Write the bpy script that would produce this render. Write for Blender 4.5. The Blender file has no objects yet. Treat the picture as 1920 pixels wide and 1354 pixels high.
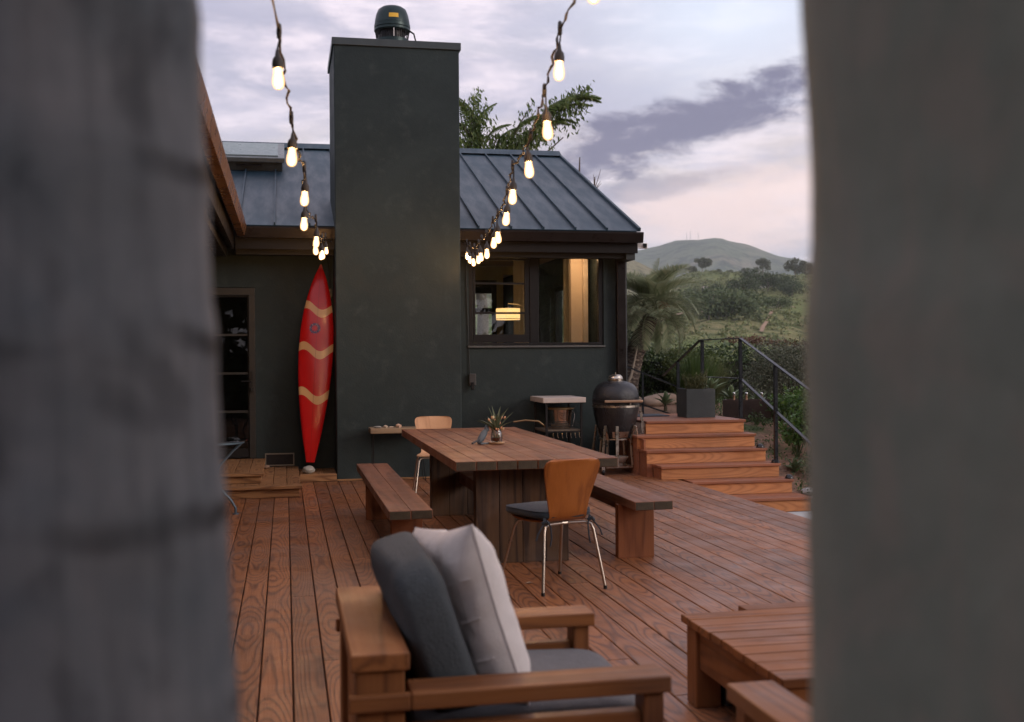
import bpy, bmesh, math, random
import numpy as np
from mathutils import Vector, Matrix, Euler, noise as mnoise
random.seed(7); rng = np.random.default_rng(7)
R = math.radians
sc = bpy.context.scene
COL = sc.collection
D = bpy.data

# ------------------------------------------------------------------ camera
F_PX, YAW, PITCH, ROLL = 2100.0, R(11.44), R(-0.19), 0.0075
EYE = Vector((0, 0, 1.45))
fwd = Vector((math.sin(YAW)*math.cos(PITCH), math.cos(YAW)*math.cos(PITCH), math.sin(PITCH)))
rgt = Vector((math.cos(YAW), -math.sin(YAW), 0)); upv = rgt.cross(fwd)
c_, s_ = math.cos(ROLL), math.sin(ROLL)
cx, cy, cz = rgt*c_ - upv*s_, rgt*s_ + upv*c_, -fwd
cam_d = D.cameras.new('camera'); cam = D.objects.new('camera', cam_d); COL.objects.link(cam)
cam.matrix_world = Matrix(((cx.x, cy.x, cz.x, 0), (cx.y, cy.y, cz.y, 0), (cx.z, cy.z, cz.z, EYE.z), (0, 0, 0, 1)))
cam_d.sensor_width = 36; cam_d.lens = 36*F_PX/1920
cam_d.clip_start = .05; cam_d.clip_end = 30000
cam_d.dof.use_dof = True; cam_d.dof.focus_distance = 11.0; cam_d.dof.aperture_fstop = 3.1
sc.camera = cam

# ------------------------------------------------------------------ render / colour
sc.view_settings.view_transform = 'Standard'; sc.view_settings.look = 'None'
sc.view_settings.exposure = 0.85; sc.view_settings.gamma = 1.0; sc.view_settings.use_curve_mapping = False
sc.cycles.use_denoising = True
sc.cycles.max_bounces = 8; sc.cycles.diffuse_bounces = 3; sc.cycles.glossy_bounces = 4
sc.cycles.transmission_bounces = 6; sc.cycles.transparent_max_bounces = 12; sc.cycles.volume_bounces = 2
sc.cycles.sample_clamp_indirect = 4.0; sc.cycles.caustics_reflective = False; sc.cycles.caustics_refractive = False

# ------------------------------------------------------------------ node helper
class NT:
    def __init__(s, tree): s.t = tree; s.n = tree.nodes; s.l = tree.links
    def new(s, typ, **kw):
        n = s.n.new(typ)
        for k, v in kw.items(): setattr(n, k, v)
        return n
    def link(s, a, b): s.l.new(a, b)
    def val(s, sock, v):
        if isinstance(v, bpy.types.NodeSocket): s.l.new(v, sock)
        else: sock.default_value = v
    def math(s, op, a, b=0.0, c=0.0, clamp=False):
        n = s.new('ShaderNodeMath', operation=op, use_clamp=clamp)
        s.val(n.inputs[0], a); s.val(n.inputs[1], b); s.val(n.inputs[2], c); return n.outputs[0]
    def mix(s, f, a, b, mode='MIX'):
        n = s.new('ShaderNodeMix', data_type='RGBA', blend_type=mode)
        s.val(n.inputs[0], f)
        for i, v in ((6, a), (7, b)):
            if isinstance(v, bpy.types.NodeSocket): s.l.new(v, n.inputs[i])
            else: n.inputs[i].default_value = (*v[:3], 1)
        return n.outputs[2]
    def mixf(s, f, a, b):
        n = s.new('ShaderNodeMix', data_type='FLOAT')
        s.val(n.inputs[0], f); s.val(n.inputs[2], a); s.val(n.inputs[3], b); return n.outputs[0]
    def noise(s, vec, scale, detail=3, rough=.55, dist=0.0, out=0):
        n = s.new('ShaderNodeTexNoise'); n.inputs['Scale'].default_value = scale
        n.inputs['Detail'].default_value = detail; n.inputs['Roughness'].default_value = rough
        n.inputs['Distortion'].default_value = dist
        if vec is not None: s.l.new(vec, n.inputs['Vector'])
        return n.outputs[out]
    def ramp(s, f, stops):
        n = s.new('ShaderNodeValToRGB'); s.val(n.inputs[0], f); e = n.color_ramp.elements
        while len(e) < len(stops): e.new(.5)
        for i, (p, c) in enumerate(stops):
            e[i].position = p; e[i].color = (*c, 1) if len(c) == 3 else c
        return n.outputs[0]
    def rng(s, f, a, b, c=0.0, d=1.0):
        n = s.new('ShaderNodeMapRange', clamp=True, interpolation_type='SMOOTHSTEP'); s.val(n.inputs[0], f)
        for i, v in enumerate((a, b, c, d)): n.inputs[i+1].default_value = v
        return n.outputs[0]
    def mapping(s, vec, scale=(1, 1, 1), loc=(0, 0, 0), rot=(0, 0, 0)):
        n = s.new('ShaderNodeMapping'); s.l.new(vec, n.inputs[0])
        n.inputs['Scale'].default_value = scale; n.inputs['Location'].default_value = loc
        n.inputs['Rotation'].default_value = rot
        return n.outputs[0]

# ------------------------------------------------------------------ world (dusk overcast)
SUN_EL, SUN_AZ = R(16), R(128)          # azimuth from +Y towards +X: low, behind and to the right
w = D.worlds.new('World'); sc.world = w; w.use_nodes = True
T = NT(w.node_tree); T.n.clear()
tc = T.new('ShaderNodeTexCoord').outputs['Generated']
sx = T.new('ShaderNodeSeparateXYZ'); T.link(tc, sx.inputs[0])
az = T.math('ARCTAN2', sx.outputs[0], sx.outputs[1]); el = T.math('ARCSINE', sx.outputs[2])
sky = T.new('ShaderNodeTexSky', sky_type='NISHITA', sun_disc=False, sun_elevation=SUN_EL, sun_rotation=SUN_AZ)
nishi = T.mix(1.0, sky.outputs[0], (.10, .10, .10), 'MULTIPLY')
stretch = T.mapping(tc, (1.0, 1.0, 3.2))
n1 = T.noise(stretch, 2.4, 6, .58, .3); n2 = T.noise(stretch, 7.0, 5, .6, .2)
# base cloud colour by elevation
elr = T.ramp(T.rng(el, 0.0, .9), [(0, (.46, .36, .37)), (.10, (.53, .44, .43)), (.24, (.54, .50, .57)), (.5, (.58, .53, .60)), (1, (.60, .56, .63))])
c1 = T.mix(T.rng(n1, .40, .62), elr, (.34, .32, .41))
c1 = T.mix(T.math('MULTIPLY', T.rng(n2, .47, .66), .62), c1, (.86, .73, .77))
n3 = T.noise(T.mapping(tc, (1, 1, 5.0), (0, 0, 0), (.25, .0, .4)), 16.0, 5, .62, .5)
c1 = T.mix(T.math('MULTIPLY', T.rng(n3, .42, .66), .45), c1, (.36, .34, .44))
# clear bluish gaps
gap = T.noise(T.mapping(tc, (1, 1, 2.0), (3.1, 1.7, .4)), 1.7, 4, .5)
gapc = T.math('ADD', T.math('MULTIPLY', T.math('EXPONENT', T.math('MULTIPLY', T.math('ADD', T.math('POWER', T.math('DIVIDE', T.math('SUBTRACT', az, .40), .13), 2), T.math('POWER', T.math('DIVIDE', T.math('SUBTRACT', el, .30), .075), 2)), -1.0)), .75), T.math('MULTIPLY', T.rng(gap, .5, .75), .35), clamp=True)
c1 = T.mix(gapc, c1, (.60, .66, .77))
c1 = T.mix(.12, c1, nishi)
# the darker bank of cloud over the hill
wob = T.math('MULTIPLY', T.math('SUBTRACT', T.noise(T.mapping(tc, (1, 1, 2.0)), 13.0, 8, .66, .3), .5), 5.0)
def bank(a0, e0, ang, la, lb):
    da = T.math('SUBTRACT', az, a0); de = T.math('SUBTRACT', el, e0)
    u = T.math('ADD', T.math('MULTIPLY', da, math.cos(ang)), T.math('MULTIPLY', de, math.sin(ang)))
    v = T.math('SUBTRACT', T.math('MULTIPLY', de, math.cos(ang)), T.math('MULTIPLY', da, math.sin(ang)))
    r2 = T.math('ADD', T.math('POWER', T.math('DIVIDE', u, la), 2), T.math('POWER', T.math('DIVIDE', v, lb), 2))
    return T.math('SUBTRACT', 1.0, r2)
def bankmask(*a): return T.rng(T.math('ADD', bank(*a), wob), -.25, .9)
d1 = T.math('MAXIMUM', bankmask(.37, .210, .24, .16, .026), bankmask(.285, .176, .18, .085, .026))
d1 = T.math('MAXIMUM', d1, T.math('MULTIPLY', bankmask(.33, .150, .10, .09, .012), .55))
c1 = T.mix(T.math('MULTIPLY', d1, .95), c1, (.105, .105, .178))
# warm lit cloud low over the right
wm = T.rng(T.math('ADD', bank(.40, .125, .05, .13, .045), T.math('MULTIPLY', wob, .5)), -.2, 1.0)
c1 = T.mix(T.math('MULTIPLY', T.math('MULTIPLY', wm, .75), T.math('SUBTRACT', 1.0, d1)), c1, (.74, .57, .535))
bg = T.new('ShaderNodeBackground'); T.link(c1, bg.inputs[0]); bg.inputs[1].default_value = .95
wo = T.new('ShaderNodeOutputWorld'); T.link(bg.outputs[0], wo.inputs[0])

sun_d = D.lights.new('sun', 'SUN'); sun_d.energy = .85; sun_d.angle = R(25); sun_d.color = (1.0, .86, .76)
sun = D.objects.new('sun', sun_d); COL.objects.link(sun)
sdir = Vector((math.sin(SUN_AZ)*math.cos(SUN_EL), math.cos(SUN_AZ)*math.cos(SUN_EL), math.sin(SUN_EL)))
sun.rotation_euler = sdir.to_track_quat('Z', 'Y').to_euler(); sun.location = (0, 0, 60)

# ------------------------------------------------------------------ materials
MATS = {}
def mat(name, color=(.5, .5, .5), rough=.6, metal=0.0, var=.15, vscale=6.0, bump=0.0, bscale=60.0, spec=.5, emit=None, estr=0, sheen=0.0, coat=0.0, second=None, stretch=(1, 1, 1)):
    if name in MATS: return MATS[name]
    m = D.materials.new(name); m.use_nodes = True; t = NT(m.node_tree)
    b = t.n['Principled BSDF']; o = t.new('ShaderNodeTexCoord').outputs['Object']
    if stretch != (1, 1, 1): o = t.mapping(o, stretch)
    n = t.noise(o, vscale, 5, .6)
    lo = tuple(max(0, c*(1-var)) for c in color); hi = tuple(c*(1+var) for c in color)
    if second: lo, hi = color, second
    t.link(t.ramp(n, [(.3, lo), (.72, hi)]), b.inputs['Base Color'])
    b.inputs['Metallic'].default_value = metal; b.inputs['Specular IOR Level'].default_value = spec
    r = t.rng(t.noise(o, vscale*2.3, 4, .6), .3, .7, max(.02, rough-.08), min(1, rough+.08)); t.link(r, b.inputs['Roughness'])
    if bump:
        bp = t.new('ShaderNodeBump'); bp.inputs['Strength'].default_value = bump; bp.inputs['Distance'].default_value = .01
        t.link(t.noise(o, bscale, 4, .6), bp.inputs['Height']); t.link(bp.outputs[0], b.inputs['Normal'])
    if sheen: b.inputs['Sheen Weight'].default_value = sheen
    if coat: b.inputs['Coat Weight'].default_value = coat; b.inputs['Coat Roughness'].default_value = .08
    if emit: b.inputs['Emission Color'].default_value = (*emit, 1); b.inputs['Emission Strength'].default_value = estr
    MATS[name] = m; return m

def wood(name, light, dark, axis=1, ring=11.0, scale=7.0, along=.13, rough=.45, tint=.22, grey=0.0, stain=None, contrast=1.0, cath=None):
    key = f'{name}_{"xyz"[axis]}'
    if key in MATS: return MATS[key]
    m = D.materials.new(key); m.use_nodes = True; t = NT(m.node_tree); b = t.n['Principled BSDF']; b.inputs['Specular IOR Level'].default_value = .5 if name == 'deck_wood' else .28
    o = t.new('ShaderNodeTexCoord').outputs['Object']; oi = t.new('ShaderNodeObjectInfo')
    off = t.new('ShaderNodeVectorMath', operation='MULTIPLY'); cmb = t.new('ShaderNodeCombineXYZ')
    for i in range(3): t.link(oi.outputs['Random'], cmb.inputs[i])
    t.link(cmb.outputs[0], off.inputs[0]); off.inputs[1].default_value = (37.3, 91.7, 53.9)
    ad = t.new('ShaderNodeVectorMath', operation='ADD'); t.link(o, ad.inputs[0]); t.link(off.outputs[0], ad.inputs[1])
    sc1 = [1.0]*3; sc1[axis] = along; sc2 = [1.0]*3; sc2[axis] = .03
    g1 = t.mapping(ad.outputs[0], sc1); g2 = t.mapping(ad.outputs[0], sc2)
    a = t.noise(g1, scale, 1.2, .45, .25)
    warp = t.noise(g1, scale*5, 2, .5)
    ph = t.math('ADD', t.math('MULTIPLY', a, ring*6.283), t.math('MULTIPLY', warp, 1.6))
    rg = t.math('ADD', t.math('MULTIPLY', t.math('SINE', ph), .5), .5)
    rg = t.math('POWER', rg, 2.0)
    if cath is not None:      # plain-sawn boards: growth rings cut at a slowly changing depth
        cr, spac = cath; sp3 = t.new('ShaderNodeSeparateXYZ'); t.link(o, sp3.inputs[0])
        A_, L_ = sp3.outputs[cr], sp3.outputs[axis]; rnd = oi.outputs['Random']
        cv = t.new('ShaderNodeCombineXYZ'); t.link(t.math('ADD', t.math('MULTIPLY', L_, .42), t.math('MULTIPLY', rnd, 83.0)), cv.inputs[0]); t.link(t.math('MULTIPLY', rnd, 41.0), cv.inputs[1])
        hh = t.math('ADD', t.math('MULTIPLY', t.noise(cv.outputs[0], 1.0, 2.5, .45), .42), -.10)
        off_ = t.math('MULTIPLY', t.math('SUBTRACT', t.math('FRACT', t.math('MULTIPLY', rnd, 17.7)), .5), .11)
        rr_ = t.math('SQRT', t.math('ADD', t.math('POWER', t.math('ADD', A_, off_), 2), t.math('POWER', hh, 2)))
        wig = t.math('MULTIPLY', t.noise(t.mapping(ad.outputs[0], [(.10 if i == axis else 1.0) for i in range(3)]), 16, 2, .5), .007)
        ph = t.math('MULTIPLY', t.math('ADD', rr_, wig), 6.283/spac)
        rg = t.math('ADD', t.math('MULTIPLY', t.math('SINE', ph), .5), .5); rg = t.math('POWER', rg, 2.4)
    fib = t.noise(g2, 90, 4, .65)
    f = t.math('ADD', t.math('MULTIPLY', rg, .62*contrast), t.math('MULTIPLY', fib, .5), clamp=True)
    col = t.ramp(f, [(.12, light), (.55, tuple((l*.55+d*.45) for l, d in zip(light, dark))), (.9, dark)])
    hs = t.new('ShaderNodeHueSaturation'); t.link(col, hs.inputs['Color'])
    rv = t.math('FRACT', t.math('MULTIPLY', oi.outputs['Random'], 7.13))
    t.link(t.math('ADD', t.math('MULTIPLY', rv, tint*2), 1-tint), hs.inputs['Value'])
    hs.inputs['Saturation'].default_value = 1.0
    col = hs.outputs[0]
    pos = t.new('ShaderNodeNewGeometry').outputs['Position']
    big = t.noise(pos, 1.1, 5, .62, .5)
    if grey: col = t.mix(t.math('MULTIPLY', t.rng(big, .46, .68), grey), col, (.17, .135, .125))
    if stain: col = t.mix(t.math('MULTIPLY', t.rng(t.noise(pos, 1.5, 6, .68, .7), .50, .68), stain), col, (.060, .036, .026))
    t.link(col, b.inputs['Base Color'])
    rr = t.rng(t.noise(pos, 3.0, 4, .6), .3, .7, rough-.10, rough+.14)
    t.link(t.math('ADD', rr, t.math('MULTIPLY', fib, .12)), b.inputs['Roughness'])
    bp = t.new('ShaderNodeBump'); bp.inputs['Strength'].default_value = .35; bp.inputs['Distance'].default_value = .004
    t.link(t.math('ADD', fib, t.math('MULTIPLY', rg, .35)), bp.inputs['Height']); t.link(bp.outputs[0], b.inputs['Normal'])
    MATS[key] = m; return m

def leafmat(name, a, bcol, c=None, rough=.5, trans=.25):
    if name in MATS: return MATS[name]
    m = D.materials.new(name); m.use_nodes = True; t = NT(m.node_tree); b = t.n['Principled BSDF']
    g = t.new('ShaderNodeNewGeometry'); oi = t.new('ShaderNodeObjectInfo')
    f = t.math('FRACT', t.math('ADD', g.outputs['Random Per Island'], oi.outputs['Random']))
    col = t.ramp(f, [(0, a), (.7, bcol), (1, c or bcol)])
    big = t.noise(g.outputs['Position'], 1.3, 3, .6)
    hs = t.new('ShaderNodeHueSaturation'); t.link(col, hs.inputs['Color']); t.link(t.rng(big, .3, .7, .75, 1.25), hs.inputs['Value'])
    t.link(hs.outputs[0], b.inputs['Base Color']); b.inputs['Roughness'].default_value = rough
    tr = t.new('ShaderNodeBsdfTranslucent'); t.link(hs.outputs[0], tr.inputs[0])
    mx = t.new('ShaderNodeMixShader'); mx.inputs[0].default_value = trans
    t.link(b.outputs[0], mx.inputs[1]); t.link(tr.outputs[0], mx.inputs[2])
    t.link(mx.outputs[0], t.n['Material Output'].inputs[0])
    MATS[name] = m; return m

def glassmat(name, tint=(1, 1, 1), refl=1.0, rough=.0):
    if name in MATS: return MATS[name]
    m = D.materials.new(name); m.use_nodes = True; t = NT(m.node_tree); t.n.remove(t.n['Principled BSDF'])
    tr = t.new('ShaderNodeBsdfTransparent'); tr.inputs[0].default_value = (*tint, 1)
    gl = t.new('ShaderNodeBsdfGlossy'); gl.inputs['Roughness'].default_value = rough
    fr = t.new('ShaderNodeFresnel'); fr.inputs[0].default_value = 1.52
    mx = t.new('ShaderNodeMixShader'); t.link(t.math('MULTIPLY', fr.outputs[0], refl, clamp=True), mx.inputs[0])
    t.link(tr.outputs[0], mx.inputs[1]); t.link(gl.outputs[0], mx.inputs[2])
    t.link(mx.outputs[0], t.n['Material Output'].inputs[0]); MATS[name] = m; return m

def stucco(name, c0, c1, c2):
    m = D.materials.new(name); m.use_nodes = True; t = NT(m.node_tree); b = t.n['Principled BSDF']
    p = t.new('ShaderNodeNewGeometry').outputs['Position']
    n = t.noise(p, .9, 6, .62, .6); n2 = t.noise(p, 3.2, 7, .68, .15); n3 = t.noise(t.mapping(p, (9, 9, .5)), 1.0, 4, .6)
    col = t.ramp(n, [(.3, c0), (.7, c1)])
    col = t.mix(t.math('MULTIPLY', t.rng(n2, .48, .80), .50), col, c2)
    col = t.mix(t.math('MULTIPLY', t.rng(n3, .62, .85), .08), col, c2)
    t.link(col, b.inputs['Base Color'])
    t.link(t.rng(n2, .3, .7, .55, .8), b.inputs['Roughness']); b.inputs['Specular IOR Level'].default_value = .25
    bp = t.new('ShaderNodeBump'); bp.inputs['Strength'].default_value = .25; bp.inputs['Distance'].default_value = .01
    t.link(t.math('ADD', t.noise(p, 55, 5, .6), t.math('MULTIPLY', t.noise(p, 7, 3), .8)), bp.inputs['Height']); t.link(bp.outputs[0], b.inputs['Normal'])
    MATS[name] = m; return m

STUCCO = stucco('charcoal_stucco', (.013, .0215, .0235), (.023, .0355, .037), (.066, .082, .083))
ROOFM = mat('grey_blue_roof_metal', (.019, .047, .070), .45, .2, .16, .9, .05, 30, stretch=(3, .6, 1))
TRIMM = mat('dark_brown_trim', (.007, .0055, .005), .45, 0, .2, 5, spec=.22)
GUTTERM = mat('dark_gutter_metal', (.013, .010, .0095), .34, .2, .2, 4, spec=.22)
FRIEZE = mat('olive_brown_frieze', (.013, .011, .008), .5, 0, .15, 5, spec=.22)
FRAMEM = mat('charcoal_window_frame', (.013, .013, .014), .4, 0, .15, 9, spec=.22)
DOORM = mat('grey_door_frame', (.016, .016, .015), .5, 0, .15, 6)
BLACKM = mat('black_steel', (.012, .012, .013), .42, .4, .2, 12)
STEEL = mat('brushed_steel', (.55, .50, .44), .30, 1.0, .04, 4)
PANE = glassmat('window_glass', (.93, .96, .95), 1.35)
DPANE = glassmat('door_glass', (.6, .62, .6), 1.0)
CLEAR = glassmat('clear_glass', (.97, .98, .97), .6)
DECK = wood('deck_wood', (.300, .119, .045), (.090, .033, .016), 1, 4.6, 6.0, .26, .40, .24, .30, .45, .85, cath=(0, .0135))
STAIRT = wood('tread_wood', (.33, .130, .068), (.16, .060, .034), 0, 6, 6, .08, .42, .1, .2, .15, .6)
STAIRR = wood('riser_wood', (.56, .250, .105), (.28, .105, .045), 0, 5, 7.0, .09, .55, .12, .1, .15, .62, cath=(2, .014))
STEPW = wood('step_wood', (.31, .165, .075), (.14, .065, .03), 1, 8, 7, .12, .5, .12, cath=(0, .013))
STEPX = wood('step_wood', (.31, .165, .075), (.14, .065, .03), 0, 8, 7, .12, .5, .12)
TABLE = wood('table_wood', (.225, .095, .048), (.085, .033, .019), 1, 5, 6, .06, .42, .2, .2, .2, .7)
TBASE = wood('table_base_wood', (.100, .054, .027), (.028, .014, .009), 2, 5, 7, .08, .6, .2, .3, .3)
BENCHT = wood('bench_wood', (.235, .105, .062), (.085, .036, .022), 1, 5, 6, .06, .45, .16, .3, .2, .7)
BENCHL = wood('bench_leg_wood', (.26, .095, .040), (.12, .038, .018), 2, 4, 7, .06, .5, .16, 0, .1, .7)
FURNX = wood('furniture_wood', (.29, .112, .037), (.105, .036, .013), 0, 6, 7, .07, .42, .16, .12, .1, .7)
FURNY = wood('furniture_wood', (.29, .112, .037), (.105, .036, .013), 1, 6, 7, .07, .42, .16, .12, .1, .7)
FURNZ = wood('furniture_wood', (.29, .112, .037), (.105, .036, .013), 2, 6, 7, .07, .42, .16, .12, .1, .7)
PLY = wood('plywood_shell', (.36, .125, .030), (.16, .048, .012), 2, 3, 8, .1, .30, .06, 0, 0, .7)
PLYPALE = wood('pale_plywood', (.55, .33, .19), (.40, .22, .12), 2, 3, 8, .1, .4, .06, 0, 0, .7)
CUSH = mat('grey_cushion_fabric', (.135, .138, .148), .95, 0, .10, 30, .6, 150, .2, sheen=.08)
CUSHD = mat('slate_cushion_fabric', (.068, .078, .085), .95, 0, .10, 30, .6, 150, .2, sheen=.08)
NAVY = mat('navy_cushion_fabric', (.020, .031, .045), .9, 0, .12, 30, .3, 420, .2, sheen=.2)
LINEN = mat('white_linen', (.74, .69, .66), .95, 0, .06, 18, .5, 260, .2, sheen=.08)
CONC = mat('pale_concrete', (.45, .40, .37), .8, 0, .1, 8, .1, 60)
SOIL = mat('brown_soil', (.13, .075, .048), .95, 0, .35, 3, .8, 30)

# ------------------------------------------------------------------ mesh builder
W = {}
class MB:
    def __init__(s): s.v = []; s.f = []
    def add(s, vs, fs):
        b = len(s.v); s.v += [Vector(p) for p in vs]; s.f += [tuple(i+b for i in f) for f in fs]; return s
    def box(s, x0, x1, y0, y1, z0, z1):
        return s.add([(x, y, z) for z in (z0, z1) for y in (y0, y1) for x in (x0, x1)],
                     [(0, 2, 3, 1), (4, 5, 7, 6), (0, 1, 5, 4), (2, 6, 7, 3), (0, 4, 6, 2), (1, 3, 7, 5)])
    def beam(s, p0, p1, wd, h, up=(0, 0, 1)):
        p0, p1 = Vector(p0), Vector(p1); d = (p1-p0).normalized(); u = Vector(up)
        if abs(d.dot(u)) > .99: u = Vector((0, 1, 0))
        a = d.cross(u).normalized(); u = a.cross(d).normalized()
        vs = [p + a*sx*wd/2 + u*sz*h/2 for p in (p0, p1) for sz in (-1, 1) for sx in (-1, 1)]
        return s.add(vs, [(0, 1, 3, 2), (4, 6, 7, 5), (0, 4, 5, 1), (2, 3, 7, 6), (0, 2, 6, 4), (1, 5, 7, 3)])
    def tube(s, pts, r, n=8, cap=True):
        pts = [Vector(p) for p in pts]; k = len(pts); rs = r if isinstance(r, (list, tuple)) else [r]*k
        vs = []; prev = None
        for i, p in enumerate(pts):
            d = (pts[min(i+1, k-1)]-pts[max(i-1, 0)]).normalized()
            if prev is None:
                a = d.cross(Vector((0, 0, 1)) if abs(d.z) < .9 else Vector((0, 1, 0))).normalized()
            else: a = (prev - d*prev.dot(d)).normalized()
            prev = a; b = d.cross(a)
            vs += [p + (a*math.cos(2*math.pi*j/n) + b*math.sin(2*math.pi*j/n))*rs[i] for j in range(n)]
        fs = [(i*n+j, i*n+(j+1) % n, (i+1)*n+(j+1) % n, (i+1)*n+j) for i in range(k-1) for j in range(n)]
        if cap: fs += [tuple(range(n))[::-1], tuple((k-1)*n+j for j in range(n))]
        return s.add(vs, fs)
    def lathe(s, prof, n=24, c=(0, 0, 0), sx=1, sy=1):
        c = Vector(c); vs = [c + Vector((r*math.cos(2*math.pi*j/n)*sx, r*math.sin(2*math.pi*j/n)*sy, z)) for r, z in prof for j in range(n)]
        k = len(prof); fs = [(i*n+j, i*n+(j+1) % n, (i+1)*n+(j+1) % n, (i+1)*n+j) for i in range(k-1) for j in range(n)]
        if prof[0][0] > 1e-5: fs.append(tuple(range(n))[::-1])
        if prof[-1][0] > 1e-5: fs.append(tuple((k-1)*n+j for j in range(n)))
        return s.add(vs, fs)
    def prism(s, poly, vec):
        n = len(poly); v = Vector(vec)
        return s.add([Vector(p) for p in poly] + [Vector(p)+v for p in poly],
                     [tuple(range(n))[::-1], tuple(range(n, 2*n))] + [(i, (i+1) % n, n+(i+1) % n, n+i) for i in range(n)])
    def xf(s, M):
        s.v = [M @ p for p in s.v]; return s
    def build(s, name, m, parent=None, local=False, smooth=False, bev=0, seg=2, center=True):
        me = D.meshes.new(name)
        Mi = W[parent.name].inverted() if (parent and not local) else Matrix()
        vs = [Mi @ p for p in s.v]
        if center:
            lo = Vector([min(p[i] for p in vs) for i in range(3)]); hi = Vector([max(p[i] for p in vs) for i in range(3)])
            c = (lo+hi)/2
            if not parent: c.z = lo.z
        else: c = Vector((0, 0, 0))
        me.from_pydata([p-c for p in vs], [], s.f); me.update()
        bm = bmesh.new(); bm.from_mesh(me)
        bmesh.ops.recalc_face_normals(bm, faces=bm.faces)
        if bev:
            es = [e for e in bm.edges if len(e.link_faces) == 2 and e.calc_face_angle(0) > .6]
            bmesh.ops.bevel(bm, geom=es, offset=bev, segments=seg, affect='EDGES', profile=.5, clamp_overlap=True)
        bm.to_mesh(me); bm.free()
        return link(name, me, m, parent, c, smooth)
def link(name, me, m, parent=None, loc=(0, 0, 0), smooth=False):
    o = D.objects.new(name, me); COL.objects.link(o)
    if m and not me.materials: me.materials.append(m)
    if smooth:
        me.polygons.foreach_set('use_smooth', [True]*len(me.polygons))
        try: me.set_sharp_from_angle(angle=R(38))
        except Exception: pass
    o.location = loc
    if parent: o.parent = parent; W[o.name] = W[parent.name] @ Matrix.Translation(loc)
    else: W[o.name] = Matrix.Translation(loc)
    return o
def tag(o, label=None, cat=None, group=None, kind=None):
    for k, v in (('label', label), ('category', cat), ('group', group), ('kind', kind)):
        if v: o[k] = v
    return o
def thing(name, label, cat, loc=(0, 0, 0), rz=0, group=None):
    o = D.objects.new(name, None); COL.objects.link(o); o.location = loc; o.rotation_euler = (0, 0, rz)
    o.empty_display_size = .1
    W[o.name] = Matrix.Translation(loc) @ Matrix.Rotation(rz, 4, 'Z')
    return tag(o, label, cat, group)
def structure(o): o['kind'] = 'structure'; return o
def copy_tree(o, parent=None, **kw):
    c = o.copy(); COL.objects.link(c)
    if parent: c.parent = parent
    for k, v in kw.items():
        if k == 'loc': c.location = v
        elif k == 'rz': c.rotation_euler = (0, 0, v)
        elif k == 'scale': c.scale = v
        else: c[{'cat': 'category'}.get(k, k)] = v
    W[c.name] = Matrix.LocRotScale(c.location, c.rotation_euler, c.scale) if not parent else W[parent.name] @ Matrix.LocRotScale(c.location, c.rotation_euler, c.scale)
    for ch in list(o.children): copy_tree(ch, c)
    return c
def mesh_np(name, v, f, m, parent=None, loc=(0, 0, 0), smooth=False):
    me = D.meshes.new(name); n, k = f.shape
    me.vertices.add(len(v)); me.vertices.foreach_set('co', np.asarray(v, dtype=np.float32).ravel())
    me.loops.add(n*k); me.loops.foreach_set('vertex_index', f.astype(np.int32).ravel())
    me.polygons.add(n); me.polygons.foreach_set('loop_start', np.arange(0, n*k, k, dtype=np.int32))
    me.update(calc_edges=True); me.validate()
    return link(name, me, m, parent, loc, smooth)
def leaves_np(P, L, Wd, dirs=None, droop=0.0):
    """one folded diamond leaf at each point"""
    n = len(P); d = rng.normal(size=(n, 3)) if dirs is None else dirs + rng.normal(size=(n, 3))*.45
    d[:, 2] -= droop; d /= np.linalg.norm(d, axis=1)[:, None]
    a = np.cross(d, rng.normal(size=(n, 3))); a /= np.linalg.norm(a, axis=1)[:, None]; up = np.cross(a, d)
    L = np.asarray(L).reshape(-1, 1)*rng.uniform(.6, 1.25, (n, 1)); Wd = L*Wd
    b = P - d*L/2; t = P + d*L/2; mid = P - up*L*.08
    V = np.stack([b, mid + a*Wd/2 + up*L*.1, t, mid - a*Wd/2 + up*L*.1], 1).reshape(-1, 3)
    F = np.arange(n*4).reshape(n, 4); return V, F

# ------------------------------------------------------------------ setting: ground and far land
def sm(t): t = max(0.0, min(1.0, t)); return t*t*(3-2*t)
def gz(x, y):
    side = sm((x-4.2)/1.2)
    z = -.36 + side*(.86*sm((y-11.6)/3.2) + .16*sm((y-14.5)/3))
    if x > 6.5: z -= .10*sm((x-6.5)/3)
    z += .03*mnoise.noise(Vector((x*1.3, y*1.3, 0)))*side
    if y > 22: z -= 9.0*sm((y-22)/60)
    if y < -4: z -= .02*(-4-y)
    return z
xs = np.concatenate([np.linspace(-160, -8, 14), np.linspace(-6, 3.5, 8), np.linspace(4, 12, 60), np.linspace(13, 160, 24)])
ys = np.concatenate([np.linspace(-80, 8, 12), np.linspace(9, 24, 90), np.linspace(25, 110, 26)])
V = np.array([(x, y, gz(x, y)) for y in ys for x in xs]); nx = len(xs)
Fc = np.array([(j*nx+i, j*nx+i+1, (j+1)*nx+i+1, (j+1)*nx+i) for j in range(len(ys)-1) for i in range(nx-1)])
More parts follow.
